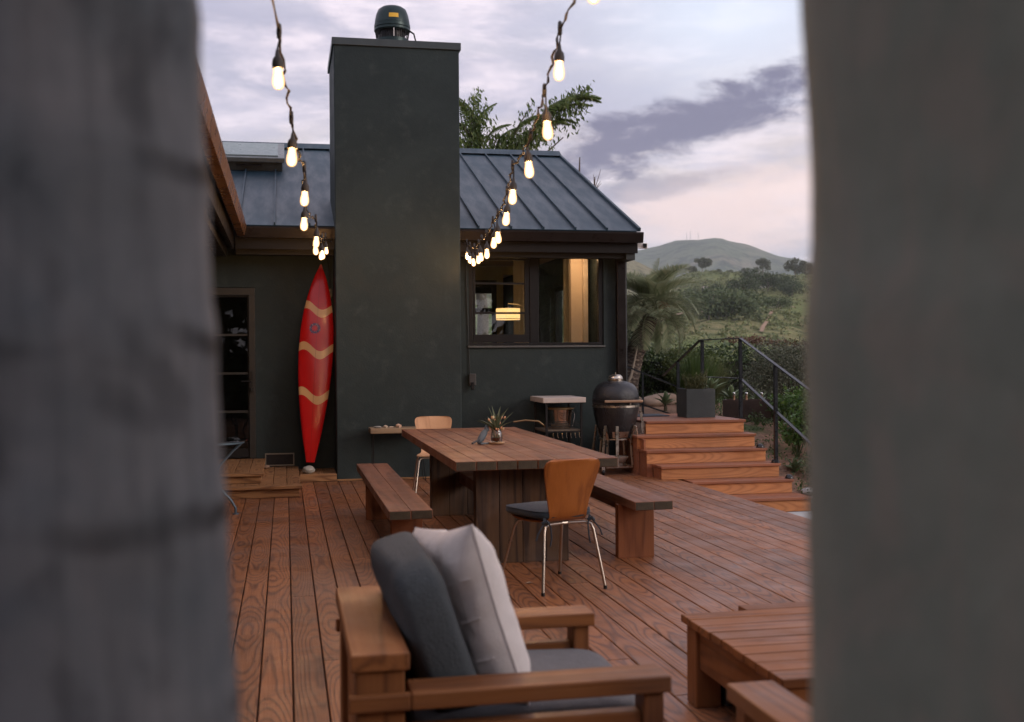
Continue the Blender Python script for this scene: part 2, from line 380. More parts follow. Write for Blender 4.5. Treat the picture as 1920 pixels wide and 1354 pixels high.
def groundmat():
    m = D.materials.new('garden_ground'); m.use_nodes = True; t = NT(m.node_tree); b = t.n['Principled BSDF']
    p = t.new('ShaderNodeNewGeometry').outputs['Position']
    soil = t.ramp(t.noise(p, 18, 6, .7), [(.3, (.13, .078, .052)), (.7, (.36, .215, .14))])
    grass = t.ramp(t.noise(p, 9, 5, .6), [(.3, (.035, .055, .016)), (.7, (.085, .105, .032))])
    t.link(t.mix(t.rng(t.noise(p, .55, 4, .6), .58, .66), soil, grass), b.inputs['Base Color']); b.inputs['Roughness'].default_value = .95
    bp = t.new('ShaderNodeBump'); bp.inputs['Strength'].default_value = .9; bp.inputs['Distance'].default_value = .03
    t.link(t.noise(p, 26, 6, .7), bp.inputs['Height']); t.link(bp.outputs[0], b.inputs['Normal']); return m
structure(mesh_np('ground', V, Fc, groundmat(), smooth=True))

def landmat(name, cols, fine, patch, dark):
    m = D.materials.new(name); m.use_nodes = True; t = NT(m.node_tree); b = t.n['Principled BSDF']
    p = t.new('ShaderNodeNewGeometry').outputs['Position']
    a = t.noise(p, patch, 5, .6, .6); f = t.noise(p, fine, 6, .7)
    col = t.ramp(a, [(.32, cols[0]), (.5, cols[1]), (.66, cols[2])])
    col = t.mix(t.math('MULTIPLY', t.rng(f, .46, .60), .8), col, dark)
    t.link(col, b.inputs['Base Color']); b.inputs['Roughness'].default_value = 1; b.inputs['Specular IOR Level'].default_value = .1
    bp = t.new('ShaderNodeBump'); bp.inputs['Strength'].default_value = 1; bp.inputs['Distance'].default_value = 1.5/fine*.3
    t.link(f, bp.inputs['Height']); t.link(bp.outputs[0], b.inputs['Normal']); return m
def interp(x, pts):
    return float(np.interp(x, [p[0] for p in pts], [p[1] for p in pts]))
HP = [(70, -11), (130, -13), (190, -6), (250, 3.4), (330, 13), (420, 21.5), (540, 33), (640, 43.5), (720, 52), (780, 52), (900, 38), (1200, -10)]
def hz(az, r):
    z = interp(r, HP); k = .62+.38*sm((az-R(17))/R(4)) if r > 300 else 1
    z = z*(k if z > 0 else 1)
    z += (mnoise.noise(Vector((az*9, r/160, 1)))*5 + mnoise.noise(Vector((az*40, r/45, 4)))*1.6)*sm((r-120)/200)
    return z
def polar(name, a0, a1, na, rs, fz, m):
    azs = np.linspace(a0, a1, na); V = np.array([(math.sin(a)*r, math.cos(a)*r, fz(a, r)) for r in rs for a in azs])
    Fc = np.array([(j*na+i, j*na+i+1, (j+1)*na+i+1, (j+1)*na+i) for j in range(len(rs)-1) for i in range(na-1)])
    return structure(mesh_np(name, V, Fc, m, smooth=True))
polar('hillside', R(-50), R(75), 180, np.concatenate([np.linspace(70, 300, 24), np.linspace(310, 800, 70), np.linspace(820, 1200, 12)]), hz,
      landmat('hillside_cover', [(.13, .18, .062), (.20, .225, .085), (.25, .225, .11)], .16, .012, (.050, .085, .030)))
def fz_(a, r):
    k = sm((r-900)/650) - .9*sm((r-1600)/500)
    top = interp(math.degrees(a), [(-50, 90), (5, 118), (14, 142), (17.5, 140), (19.5, 112), (21.5, 84), (24, 60), (30, 40), (75, 30)])
    return -25 + (top+25)*max(k, 0) + mnoise.noise(Vector((a*14, r/300, 7)))*9*max(k, 0)
polar('far_hill', R(-50), R(75), 150, np.linspace(900, 2100, 50), fz_, landmat('far_hill_cover', [(.21, .20, .10), (.26, .23, .13), (.17, .18, .09)], .05, .006, (.06, .065, .035)))
MT = [(-50, 120), (-10, 170), (4, 235), (10, 275), (15, 300), (17.6, 322), (18.6, 338), (19.5, 352), (20.4, 363), (21.4, 368), (22.0, 366), (22.7, 352), (23.2, 343), (24, 326), (24.8, 310), (25.6, 296), (26.8, 275), (28, 250), (32, 190), (45, 120), (75, 80)]
def mz(a, r):
    top = interp(math.degrees(a), MT); t = (r-1900)/1600
    k = sm(t)*.6+.4*max(0, min(1, t)) if t < 1 else 1 - .8*sm((t-1)/.6)
    n = mnoise.fractal(Vector((a*22, r/420, 3)), .9, 2.1, 5)
    ridge = abs(mnoise.noise(Vector((a*30+r/900, r/1500, 9))))
    return -40 + (top+40)*k + (n*40 - ridge*80)*k*(1-k*.82) + n*3*k
polar('mountain', R(-50), R(75), 320, np.linspace(1900, 4400, 90), mz, landmat('mountain_scrub', [(.070, .115, .075), (.125, .155, .095), (.20, .175, .125)], .018, .0035, (.018, .042, .036)))
structure(MB().box(-7500, 7500, -7500, 7500, -62, -60).build('plain', landmat('plain_cover', [(.09, .09, .05), (.11, .1, .06), (.1, .08, .05)], .05, .005, (.05, .05, .03))))

# haze
hm = D.materials.new('haze_air'); hm.use_nodes = True; t = NT(hm.node_tree); t.n.remove(t.n['Principled BSDF'])
pv = t.new('ShaderNodeVolumePrincipled'); pv.inputs['Color'].default_value = (.90, .95, 1.0, 1); pv.inputs['Density'].default_value = .00014
pv.inputs['Anisotropy'].default_value = .2
t.link(pv.outputs[0], t.n['Material Output'].inputs['Volume'])
tag(MB().box(-7600, 7600, -7600, 7600, -64, 430).build('haze', hm), kind='stuff')

# ------------------------------------------------------------------ deck
deck = structure(thing('deck', None, None, (0, 0, 0)))
bmeshes = {}
def board(L, wd=.139, th=.034):
    k = round(L, 2)
    if k not in bmeshes:
        o = MB().box(-wd/2, wd/2, -k/2, k/2, -th, 0).build('board', DECK, None, bev=.004, seg=1, center=False)
        bmeshes[k] = o.data; COL.objects.unlink(o); D.objects.remove(o)
    return bmeshes[k]
pitch = .145; x = .021-.145*17; rows = []
while x < 4.44: rows.append(x); x += pitch
for i, x0 in enumerate(rows):
    xc = x0+pitch/2; y1 = 13.38 if xc < 2.1 else 14.08
    if xc > 4.43: y1 = 12.92
    y = 1.55; first = True
    while y < y1-.05:
        L = random.choice([2.4, 3.0, 3.6, 4.2]) if not first else random.choice([1.2, 2.1, 3.0, 3.9])
        first = False
        if y+L > y1-.6: L = y1-y
        o = D.objects.new('board', board(L-.004)); COL.objects.link(o); o.parent = deck
        o.location = (xc, y+L/2, random.uniform(-.0015, .0015)); o.rotation_euler = (0, 0, random.choice((0, math.pi)))
        y += L
EDGE = rows[-1]+pitch
scr = MB()
for x0 in rows:
    for k in range(20):
        yj = 1.9+k*.6
        if yj > 13.2: break
        for dx in (.028, .117): scr.lathe([(0, .0022), (.0042, .0022)], 6, (x0+dx+random.uniform(-.003, .003), yj+random.uniform(-.008, .008), 0))
tag(scr.build('screw_heads', mat('dark_screw', (.05, .04, .035), .4, .6), deck), kind='stuff')
MB().box(EDGE+.002, EDGE+.022, 1.55, 12.15, -.30, -.002).build('fascia_board', DECK, deck)
MB().box(-2.4, EDGE-.05, 1.65, 14.05, -.30, -.045).build('joists', mat('dark_joist_wood', (.05, .03, .02), .9), deck)  # one dark brown slab fills the space below the boards

# ------------------------------------------------------------------ house
house = thing('house', 'charcoal stucco house with grey blue metal roof, tall chimney and corner window', 'house', (1.0, 14.2, 0))
WY = 14.1; XR = 4.38; XL = -1.35
EY, EZ, RY, RZ = 13.6, 3.03, 17.85, 4.74      # eave and ridge lines
EXR = 4.43; EXL = -.52
# window opening 2.30..4.08 x 1.60..2.80 ; door opening -1.35..-.36 x .23..2.32
wall = MB()
wall.box(2.09, 2.30, WY, WY+.2, -.1, 3.0); wall.box(4.08, XR, WY, WY+.2, -.1, 3.0)
wall.box(2.30, 4.08, WY, WY+.2, -.1, 1.60); wall.box(2.30, 4.08, WY, WY+.2, 2.80, 3.0)
wall.box(-.36, .59, WY, WY+.2, -.1, 3.0); wall.box(-1.30, -.36, WY, WY+.2, 2.33, 3.0); wall.box(-1.30, -.36, WY, WY+.2, -.1, .225)
wall.build('front_wall', STUCCO, house)
gw = MB(); gy0, gy1, gz0, gz1 = 16.15, 17.55, 1.55, 2.55
gw.box(XR-.2, XR, WY+.2, gy0, -.1, 3.0); gw.box(XR-.2, XR, gy1, 21.6, -.1, 3.0); gw.box(XR-.2, XR, gy0, gy1, -.1, gz0); gw.box(XR-.2, XR, gy0, gy1, gz1, 3.0)
gw.prism([(XR-.2, WY+.2, 3.0), (XR-.2, 21.6, 3.0), (XR-.2, RY, 4.62), (XR-.2, WY+.2, 3.12)], (.2, 0, 0))
gw.build('gable_wall', STUCCO, house)
bw = MB(); bw.box(-4.6, 2.3, 21.4, 21.6, -.1, 3.0); bw.box(2.3, 4.18, 21.4, 21.6, -.1, .3); bw.box(2.3, 4.18, 21.4, 21.6, 2.7, 3.0); bw.box(2.3,2.42,21.4,21.6,.3,2.7); bw.box(4.05,4.18,21.4,21.6,.3,2.7)
bw.build('back_wall', STUCCO, house)
lw = MB(); lw.box(-1.5, -1.30, 4.0, WY+.2, -.3, 3.0); lw.build('wing_wall', STUCCO, house)
# roof: standing-seam pans and seams
sl = math.atan2(RZ-EZ, RY-EY); SL = math.hypot(RZ-EZ, RY-EY)
nrm = Vector((0, -math.sin(sl), math.cos(sl))); dn = Vector((0, math.cos(sl), math.sin(sl)))
sp = .41; panw = sp-.004
def on_roof(x, s, h=0): return Vector((x, EY, EZ)) + dn*s + nrm*h
k = 0; xs_ = EXR-.035
pan_me = None
while xs_ > -4.4:
    x0, x1 = xs_-sp, xs_
    mb = MB(); poly = [on_roof(x0+.002, 0), on_roof(x1-.002, 0), on_roof(x1-.002, SL), on_roof(x0+.002, SL)]
    if x0 < EXL:      # valley: the wing roof covers the lower part
        s0 = min(SL, max(0, (EXL-x0)*1.0)); s1 = min(SL, max(0, (EXL-x1)*1.0))
        poly = [on_roof(x0+.002, s0), on_roof(x1-.002, s1), on_roof(x1-.002, SL), on_roof(x0+.002, SL)]
    if (poly[2]-poly[1]).length > .05:
        mb.prism(poly, nrm*.012).build('roof_panel', ROOFM, house)
        a, b_ = poly[0], poly[3]
        if k != 30: MB().beam(a+nrm*.028, b_+nrm*.028, .018, .036, nrm).build('roof_seam', ROOFM, house)
    xs_ -= sp; k += 1
MB().prism([on_roof(EXR-.035, 0), on_roof(EXR, 0), on_roof(EXR, SL), on_roof(EXR-.035, SL)], nrm*.05).build('rake_trim', ROOFM, house, bev=.004)
rc = MB(); rc.prism([(-4.4, RY-.16, RZ-.02), (-4.4, RY, RZ+.085), (-4.4, RY+.16, RZ-.02)], (EXR+4.4, 0, 0)); rc.build('ridge_cap', ROOFM, house)
MB().prism([(-4.4, RY+.02, RZ-.03), (EXR, RY+.02, RZ-.03), (EXR, 21.9, 3.0), (-4.4, 21.9, 3.0)], (0, .02, .03)).build('rear_roof', ROOFM, house)
MB().prism([on_roof(EXL, .04, -.03), on_roof(EXR-.02, .04, -.03), on_roof(EXR-.02, SL, -.03), on_roof(EXL, SL, -.03)], nrm*-.06).build('roof_deck', TRIMM, house)
# wing roof to the left
wsl = (4.74-3.03)/4.25
MB().prism([(EXL, 1.0, 3.0), (EXL, EY, 3.03), (-4.4, 17.45, 4.62), (-4.4, 1.0, 4.62)], (0, 0, .03)).build('wing_roof', ROOFM, house)
# gutters, soffits, friezes
def gutter(p0, p1, out):
    o = Vector(out); g = MB()
    a, b_ = Vector(p0), Vector(p1)
    prof = [(0, 0), (.02, -.13), (.10, -.13), (.125, -.02), (.125, 0), (.115, 0), (.092, -.12), (.025, -.12), (.008, 0)]
    g.prism([a + o*u + Vector((0, 0, v)) for u, v in prof], b_-a)
    return g.build('gutter', GUTTERM, house)
gutter((EXL+.0, EY+.03, EZ-.015), (EXR+.01, EY+.03, EZ-.015), (0, -1, 0))
gutter((EXL-.04, 1.0, EZ-.03), (EXL-.04, EY-.1, EZ-.0), (1, 0, 0)).data.materials[0] = mat('bulb_glow_gutter_metal', (.15, .072, .036), .3, .3, .2, 2)  # warm glow of the string bulbs is put into this gutter's colour
MB().box(EXL-.05, EXR-.03, EY+.035, EY+.06, 2.76, 3.0).build('fascia', TRIMM, house)
MB().box(EXL-.09, EXL-.06, 1.0, EY-.1, 2.74, 2.98).build('fascia', TRIMM, house)
MB().box(-1.3, EXR-.06, EY+.07, WY-.002, 2.83, 2.85).build('soffit', TRIMM, house)
MB().box(-1.298, EXL-.1, 1.0, EY+.06, 2.81, 2.83).build('soffit', TRIMM, house)
fr = MB(); fr.box(2.1, XR-.0, WY-.05, WY-.002, 2.80, 2.828); fr.box(2.1, XR+.0, EY+.14, EY+.28, 2.70, 2.828)
fr.build('frieze', FRIEZE, house, bev=.004)
fr = MB(); fr.box(EXL-.05, .585, EY+.14, EY+.24, 2.70, 2.828); fr.build('frieze', FRIEZE, house, bev=.004)
MB().box(EXL-.28, EXL-.16, 1.0, EY+.2, 2.68, 2.808).build('frieze', FRIEZE, house, bev=.004)
# outrigger beam and bracket at the right corner
MB().box(XR-.12, XR+.0, EY+.08, WY-.003, 2.68, 2.80).build('bracket', mat('dark_green_beam', (.016, .021, .02), .5), house, bev=.005)
dp = MB(); dp.box(4.235, 4.355, WY-.10, WY-.012, -.02, 2.80); dp.build('downpipe', GUTTERM, house, bev=.008)
MB().box(4.36, 4.378, WY-.06, WY-.003, -.02, 2.80).build('corner_trim', mat('grey_corner_metal', (.07, .08, .085), .4, .3), house)
# chimney
CX0, CX1, CY0, CY1, CZ = .59, 2.088, 13.41, 14.78, 5.24
ch = MB().box(CX0, CX1, CY0, CY1, -.02, CZ).build('chimney', STUCCO, house, bev=.012)
cp = MB(); cp.box(CX0-.022, CX1+.022, CY0-.022, CY1+.022, CZ-.075, CZ+.012)
cp.build('chimney_cap', mat('chimney_flashing', (.045, .056, .058), .4, .3), ch, bev=.004)
MB().box(CX0-.0, CX1, CY0-.012, CY0-.002, .001, .022).build('base_trim', STEPX, ch)
# skylight on the left slope
skl = MB(); x0, x1 = -.93, -.02; s0, s1 = .0, 0
S0, S1 = 2.88, 3.85
skl.prism([on_roof(x0, S0, .012), on_roof(x1, S0, .012), on_roof(x1, S1, .012), on_roof(x0, S1, .012)], nrm*.13)
sk = skl.build('skylight', mat('skylight_curb', (.045, .05, .048), .45, .3), house, bev=.008)
MB().prism([on_roof(x0-.03, S0-.05, .145), on_roof(x1+.03, S0-.05, .145), on_roof(x1+.03, S1+.02, .145), on_roof(x0-.03, S1+.02, .145)], nrm*.07).build('skylight_frame', mat('skylight_frame_metal', (.16, .18, .18), .35, .5), sk, bev=.01)
MB().prism([on_roof(x0+.06, S0+.05, .2170), on_roof(x1-.06, S0+.05, .2170), on_roof(x1-.06, S1-.07, .2170), on_roof(x0+.06, S1-.07, .2170)], nrm*.012).build('skylight_pane', mat('skylight_glass', (.20, .26, .26), .35, 0, .05, spec=.4), sk)
MB().beam(on_roof(x0+.28, S0-.03, .10), on_roof(x1-.28, S0-.03, .10), .05, .02, nrm).build('skylight_hood', BLACKM, sk)
# ---- window
win = MB(); a0, a1, z0, z1 = 2.303, 4.077, 1.603, 2.797; fy0, fy1 = WY+.02, WY+.10
win.box(a0, a1, fy0, fy1, z1-.06, z1); win.box(a0, a1, fy0, fy1, z0, z0+.035)
win.box(a0, a0+.05, fy0, fy1, z0+.035, z1-.06); win.box(a1-.06, a1, fy0, fy1, z0+.035, z1-.06); win.box(3.10, 3.215, fy0, fy1, z0+.035, z1-.06)
wn = win.build('window', FRAMEM, house, bev=.004)
sa = MB(); zb, zt = z0+.04, z1-.065
sx0, sx1 = a0+.055, 3.095
sa.box(sx0, sx1, fy0+.01, fy1-.02, zb, zb+.10); sa.box(sx0, sx1, fy0+.01, fy1-.02, zt-.035, zt)
sa.box(sx0, sx0+.03, fy0+.01, fy1-.02, zb+.10, zt-.035); sa.box(sx1-.06, sx1, fy0+.01, fy1-.02, zb+.10, zt-.035)
sa.build('sash', FRAMEM, wn, bev=.003)
for zz in (2.02, 2.40): MB().box(sx0+.031, sx1-.061, fy0+.015, fy0+.045, zz-.012, zz+.012).build('muntin', FRAMEM, wn)
MB().box(sx0+.031, sx1-.061, fy0+.048, fy0+.054, zb+.101, zt-.036).build('pane', PANE, wn)
MB().box(3.216, a1-.061, fy0+.048, fy0+.054, z0+.036, z1-.061).build('pane', PANE, wn)
MB().box(3.228, 3.243, fy0+.056, fy1-.004, z0+.036, z1-.061).build('sash_stile', FRAMEM, wn)
MB().box(2.28, 4.09, WY-.035, WY+.018, 1.575, 1.600).build('sill', mat('pale_grey_sill', (.07, .075, .075), .5), wn, bev=.003)
# ---- interior
IN = mat('interior_plaster', (.68, .58, .48), .9, 0, .04, 3)
INO = mat('interior_olive_wall', (.34, .30, .16), .9, 0, .06, 3)
room = MB(); room.box(1.0, 4.17, WY+.21, 21.39, .02, .05); room.build('interior_floor', FURNX, house)
MB().box(.9, 4.17, WY+.21, 21.39, 2.99, 3.02).build('interior_ceiling', IN, house)
MB().box(.85, .90, 14.8, 21.39, .05, 2.99).build('interior_wall', INO, house)
MB().box(3.90, 4.058, 15.1, 15.22, .05, 2.99).build('interior_wall', IN, house)
pw = MB(); pw.box(.9, 3.05, 18.6, 18.72, .05, 2.99); pw.box(3.50, 3.62, 18.6, 18.72, .05, 2.99); pw.box(3.05, 3.50, 18.6, 18.72, 2.75, 2.99); pw.box(3.62, 4.17, 18.6, 18.72, 2.85, 2.99)
pw.build('interior_wall', INO, house)
dr = MB()
dr.box(3.05, 3.10, 18.56, 18.6, .3, 2.75); dr.box(3.42, 3.50, 18.56, 18.6, .3, 2.75); dr.box(3.10, 3.42, 18.56, 18.6, 2.64, 2.75); dr.box(3.10, 3.42, 18.56, 18.6, 2.18, 2.28); dr.box(3.10, 3.42, 18.56, 18.6, 1.7, 1.76)
dr.build('interior_door', FRAMEM, house)
MB().box(4.060, 4.125, 15.02, 15.24, .05, 2.99).build('interior_casing', mat('white_casing', (.66, .58, .50), .6), house, bev=.006)
cpan = MB(); cpan.box(2.40, 4.05, 21.46, 21.5, .3, .34); cpan.box(2.42, 2.5, 21.46, 21.5, .34, 2.7); cpan.box(3.2, 3.28, 21.46, 21.5, .34, 2.7); cpan.box(2.5, 3.2, 21.46, 21.5, 1.6, 1.66); cpan.box(3.28, 4.05, 21.46, 21.5, 1.6, 1.66)
gf = MB()
for c in ((gy0, gy0+.05, gz0, gz1), (gy1-.05, gy1, gz0, gz1), (gy0+.05, gy1-.05, gz0, gz0+.05), (gy0+.05, gy1-.05, gz1-.05, gz1)): gf.box(XR-.12, XR-.06, *c)
gwn = gf.build('gable_window', FRAMEM, house); MB().box(XR-.10, XR-.094, gy0+.05, gy1-.05, gz0+.05, gz1-.05).build('pane', CLEAR, gwn)
rw = cpan.build('rear_window', FRAMEM, house); MB().box(2.5, 4.05, 21.475, 21.48, .34, 2.7).build('pane', CLEAR, rw)
# left room behind the glazed door
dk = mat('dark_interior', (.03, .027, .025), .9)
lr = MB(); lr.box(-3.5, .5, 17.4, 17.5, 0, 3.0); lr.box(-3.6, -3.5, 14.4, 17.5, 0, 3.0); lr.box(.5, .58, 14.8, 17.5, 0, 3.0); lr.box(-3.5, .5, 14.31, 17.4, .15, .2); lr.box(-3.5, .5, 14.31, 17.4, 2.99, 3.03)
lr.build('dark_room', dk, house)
# ---- glazed door
dz0, dz1, dx0, dx1 = .235, 2.325, -1.29, -.362
df = MB(); df.box(dx0, dx1, WY+.0, WY+.08, dz1-.09, dz1); df.box(dx1-.075, dx1, WY+.0, WY+.08, dz0, dz1-.09); df.box(dx0, dx0+.075, WY, WY+.08, dz0, dz1-.09)
door = df.build('door', DOORM, house, bev=.004)
dl = MB(); l0, l1 = dx0+.08, dx1-.08
dl.box(l0, l0+.03, WY+.02, WY+.07, dz0+.01, dz1-.095); dl.box(l1-.012, l1, WY+.02, WY+.07, dz0+.01, dz1-.095); dl.box(l0+.03, l1-.012, WY+.02, WY+.07, dz0+.01, dz0+.12); dl.box(l0+.03, l1-.012, WY+.02, WY+.07, dz1-.11, dz1-.095)
dl.build('door_leaf', FRAMEM, door, bev=.003)
for zz in (1.749, 1.278, .808): MB().box(l0+.031, l1-.013, WY+.022, WY+.05, zz-.013, zz+.013).build('muntin', DOORM, door)
MB().box(l0+.031, l1-.013, WY+.052, WY+.058, dz0+.121, dz1-.111).build('pane', DPANE, door)
hd = MB(); hd.box(dx1-.072, dx1-.03, WY-.012, WY-.001, 1.03, 1.30); hd.tube([(dx1-.05, WY-.012, 1.18), (dx1-.05, WY-.05, 1.18), (dx1-.17, WY-.05, 1.18)], .009); hd.lathe([(0, -.018), (.018, -.018), (.018, .018), (0, .018)], 12, (dx1-.05, WY-.02, 1.08))
hd.build('handle', BLACKM, door)
# wall vent
vt = MB(); v0, v1, w0, w1 = -.254, .099, .135, .29
vt.box(v0, v1, WY-.02, WY-.002, w1-.014, w1); vt.box(v0, v1, WY-.02, WY-.002, w0, w0+.014); vt.box(v0, v0+.014, WY-.02, WY-.002, w0+.014, w1-.014); vt.box(v1-.014, v1, WY-.02, WY-.002, w0+.014, w1-.014)
ven = vt.build('wall_vent', mat('vent_frame_wood', (.21, .19, .155), .7), None)
tag(ven, 'small framed vent low on dark wall between door steps and surfboard', 'vent')
MB().box(v0+.015, v1-.015, WY-.010, WY-.003, w0+.015, w1-.015).build('mesh_screen', mat('vent_screen', (.012, .011, .012), .8), ven)

# ------------------------------------------------------------------ chimney fan
fan = thing('chimney_fan', 'dark green dome shaped draught fan on top of the chimney', 'chimney fan', (1.345, 14.05, CZ+.012))
fan.scale = (1.06, 1.06, 1.34)
GRN = mat('dark_green_cast_metal', (.018, .036, .038), .38, .5, .2, 8)
MB().box(-.235, .235, -.235, .235, 0, .045).build('base_board', wood('pale_base_wood', (.5, .3, .2), (.32, .17, .11), 0, 4, 8), fan, local=True, bev=.004)
MB().lathe([(0, .046), (.19, .046), (.195, .13), (0, .13)], 32).build('collar', GRN, fan, local=True, smooth=True)
g = MB()
for i in range(40):
    a = 2*math.pi*i/40; g.beam((.185*math.cos(a), .185*math.sin(a), .131), (.20*math.cos(a), .20*math.sin(a), .205), .006, .006)
g.lathe([(.15, .131), (.15, .205)], 24); g.build('grille', BLACKM, fan, local=True)
MB().lathe([(0, .206), (.205, .206), (.213, .215), (.213, .235), (.207, .238), (.213, .243), (.213, .268), (.206, .272), (.206, .276)], 40).build('ring', GRN, fan, local=True, smooth=True)
dome = MB().lathe([(.207, .277), (.205, .30), (.19, .36), (.165, .41), (.12, .435), (.05, .445), (0, .446)], 40).build('dome', GRN, fan, local=True, smooth=True)
lb = MB()
for i in range(6):
    a0, a1 = R(-90-16+i*5.3), R(-90-16+(i+1)*5.3)
    def q(a, r, z): return (r*math.cos(a), r*math.sin(a), z)
    lb.add([q(a0, .2065, .305), q(a1, .2065, .305), q(a1, .1975, .345), q(a0, .1975, .345)], [(0, 1, 2, 3)])
lb.build('warning_label', mat('yellow_label', (.75, .42, .03), .5, 0, .12, 40), fan, local=True)
MB().box(-.006, .006, -.205, -.192, .13, .21).build('strut', STEEL, fan, local=True)
MB().tube([(.20, -.05, .215), (.25, -.05, .19), (.28, -.04, .1), (.29, -.03, .0)], .009).build('power_cable', BLACKM, fan, local=True, smooth=True)
# security camera
scm = thing('security_camera', 'small white and black security camera under the eave at roof corner', 'security camera', (4.52, 13.9, 2.88))
MB().tube([(-.10, .05, .03), (-.03, .02, .025)], .018, 12).build('mount', BLACKM, scm, local=True, smooth=True)
MB().prism([(-.075, -.02, -.028), (-.075, -.02, .03), (-.04, -.05, .038), (.085, -.05, .036), (.085, -.05, -.036), (-.04, -.05, -.036)], (0, .06, 0)).build('housing', mat('white_plastic', (.7, .68, .66), .4), scm, local=True, bev=.008)
MB().box(.02, .072, -.058, -.0505, -.026, .026).build('lens', mat('black_lens', (.01, .01, .012), .12), scm, local=True, bev=.004)
# outlet boxes
ob = thing('outlet_box', 'grey outdoor outlet box with cable on wall beside the chimney', 'outlet box', (2.33, WY, 1.17))
MB().box(-.045, .045, -.06, -.001, -.075, .075).build('cover', mat('grey_box_plastic', (.035, .035, .036), .45), ob, local=True, bev=.008)
MB().box(-.02, .02, -.085, -.061, -.13, -.03).build('plug', BLACKM, ob, local=True, bev=.006)
MB().tube([(-.03, -.02, .076), (-.04, -.015, .4), (-.06, -.012, 1.0), (-.07, -.012, 1.55)], .006).build('cable', BLACKM, ob, local=True, smooth=True)
ob = thing('switch_box', 'black cable and switch box hanging on wall behind the surfboard nose', 'cable box', (.555, WY, 2.26))
MB().box(-.03, .03, -.05, -.001, -.06, .06).build('cover', BLACKM, ob, local=True, bev=.008)
MB().tube([(.0, -.02, .061), (-.01, -.02, .3), (-.05, -.02, .56)], .006).build('cable', BLACKM, ob, local=True, smooth=True)

# ------------------------------------------------------------------ lamp and curtains inside
lamp = thing('floor_lamp', 'lit arc lamp with drum shade seen through the left window pane', 'lamp', (3.62, 16.1, .05))
SHADE = D.materials.new('lit_linen_shade'); SHADE.use_nodes = True; t = NT(SHADE.node_tree); b = t.n['Principled BSDF']
o_ = t.new('ShaderNodeTexCoord').outputs['Object']
wv = t.noise(t.mapping(o_, (60, 60, 400)), 1.0, 2); wv2 = t.noise(t.mapping(o_, (300, 300, 30)), 1.0, 2)
cc = t.ramp(t.math('MULTIPLY', t.math('ADD', wv, wv2), .5), [(.3, (.75, .36, .10)), (.7, (1.0, .62, .26))])
t.link(cc, b.inputs['Emission Color']); b.inputs['Emission Strength'].default_value = 1.0; b.inputs['Base Color'].default_value = (.5, .35, .2, 1)
cxl = 3.204-3.62
MB().lathe([(.172, 1.955), (.176, 1.95), (.176, 2.115), (.172, 2.11)], 40, (cxl, 0, 0)).build('lamp_shade', SHADE, lamp, local=True, smooth=True)
MB().lathe([(.177, 1.957), (.1785, 1.957), (.1785, 1.966), (.177, 1.966)], 40, (cxl, 0, 0)).build('shade_rim', mat('brown_rim', (.1, .05, .02), .6), lamp, local=True)
MB().lathe([(0, 1.96), (.15, 1.96), (.15, 1.965), (0, 1.965)], 32, (cxl, 0, 0)).build('diffuser', mat('lamp_diffuser', (.9, .7, .4), .5, emit=(1, .66, .28), estr=3.5), lamp, local=True)
MB().tube([(0, 0, 0), (0, 0, 1.7), (-.02, 0, 1.95), (-.12, 0, 2.11), (-.27, 0, 2.18), (cxl, 0, 2.19), (cxl, 0, 2.11)], .009, 8).build('stem', STEEL, lamp, local=True, smooth=True)
MB().lathe([(0, 0), (.15, 0), (.15, .02), (0, .025)], 24).build('base', BLACKM, lamp, local=True)
CURT = mat('grey_curtain_linen', (.42, .38, .30), .95, 0, .1, 4, .2, 200)
def curtain(label, x0, x1, y, z0, z1, m):
    n = 40; vs = []
    for i in range(n+1):
        xx = x0+(x1-x0)*i/n; yy = y+.03*math.sin(i*1.15)+.008*math.sin(i*3.1)
        vs += [(xx, yy, z0), (xx, yy, z1)]
    o = MB().add(vs, [(2*i, 2*i+2, 2*i+3, 2*i+1) for i in range(n)]).build('curtain', m, None, smooth=True)
    s = o.modifiers.new('t', 'SOLIDIFY'); s.thickness = .006
    return tag(o, label, 'curtain', 'curtains inside the window')
curtain('grey curtain hanging behind the left window pane, right of the lamp', 3.45, 3.62, 16.9, .06, 2.95, CURT)
curtain('pale curtain edge beside the window mullion, nearest the glass', 3.62, 3.72, 17.05, .06, 2.95, mat('pale_curtain_linen', (.6, .55, .42), .95, 0, .08, 4))
curtain('grey curtain at the middle of the right window pane', 4.02, 4.12, 16.0, .06, 2.95, CURT)
rl = thing('pendant_lamp', 'warm ceiling lamp inside the house behind the right wall reveal', 'lamp', (3.75, 14.55, 2.98))
MB().lathe([(0, 0), (.05, 0), (.05, -.03), (.01, -.03), (.01, -.10), (.0, -.10)], 16).build('canopy', BLACKM, rl, local=True)
MB().lathe([(0, -.20), (.05, -.18), (.06, -.14), (.03, -.10), (0, -.10)], 16).build('bulb', mat('warm_lamp_glass', (.9, .7, .5), .4, emit=(1, .56, .28), estr=90), rl, local=True, smooth=True)

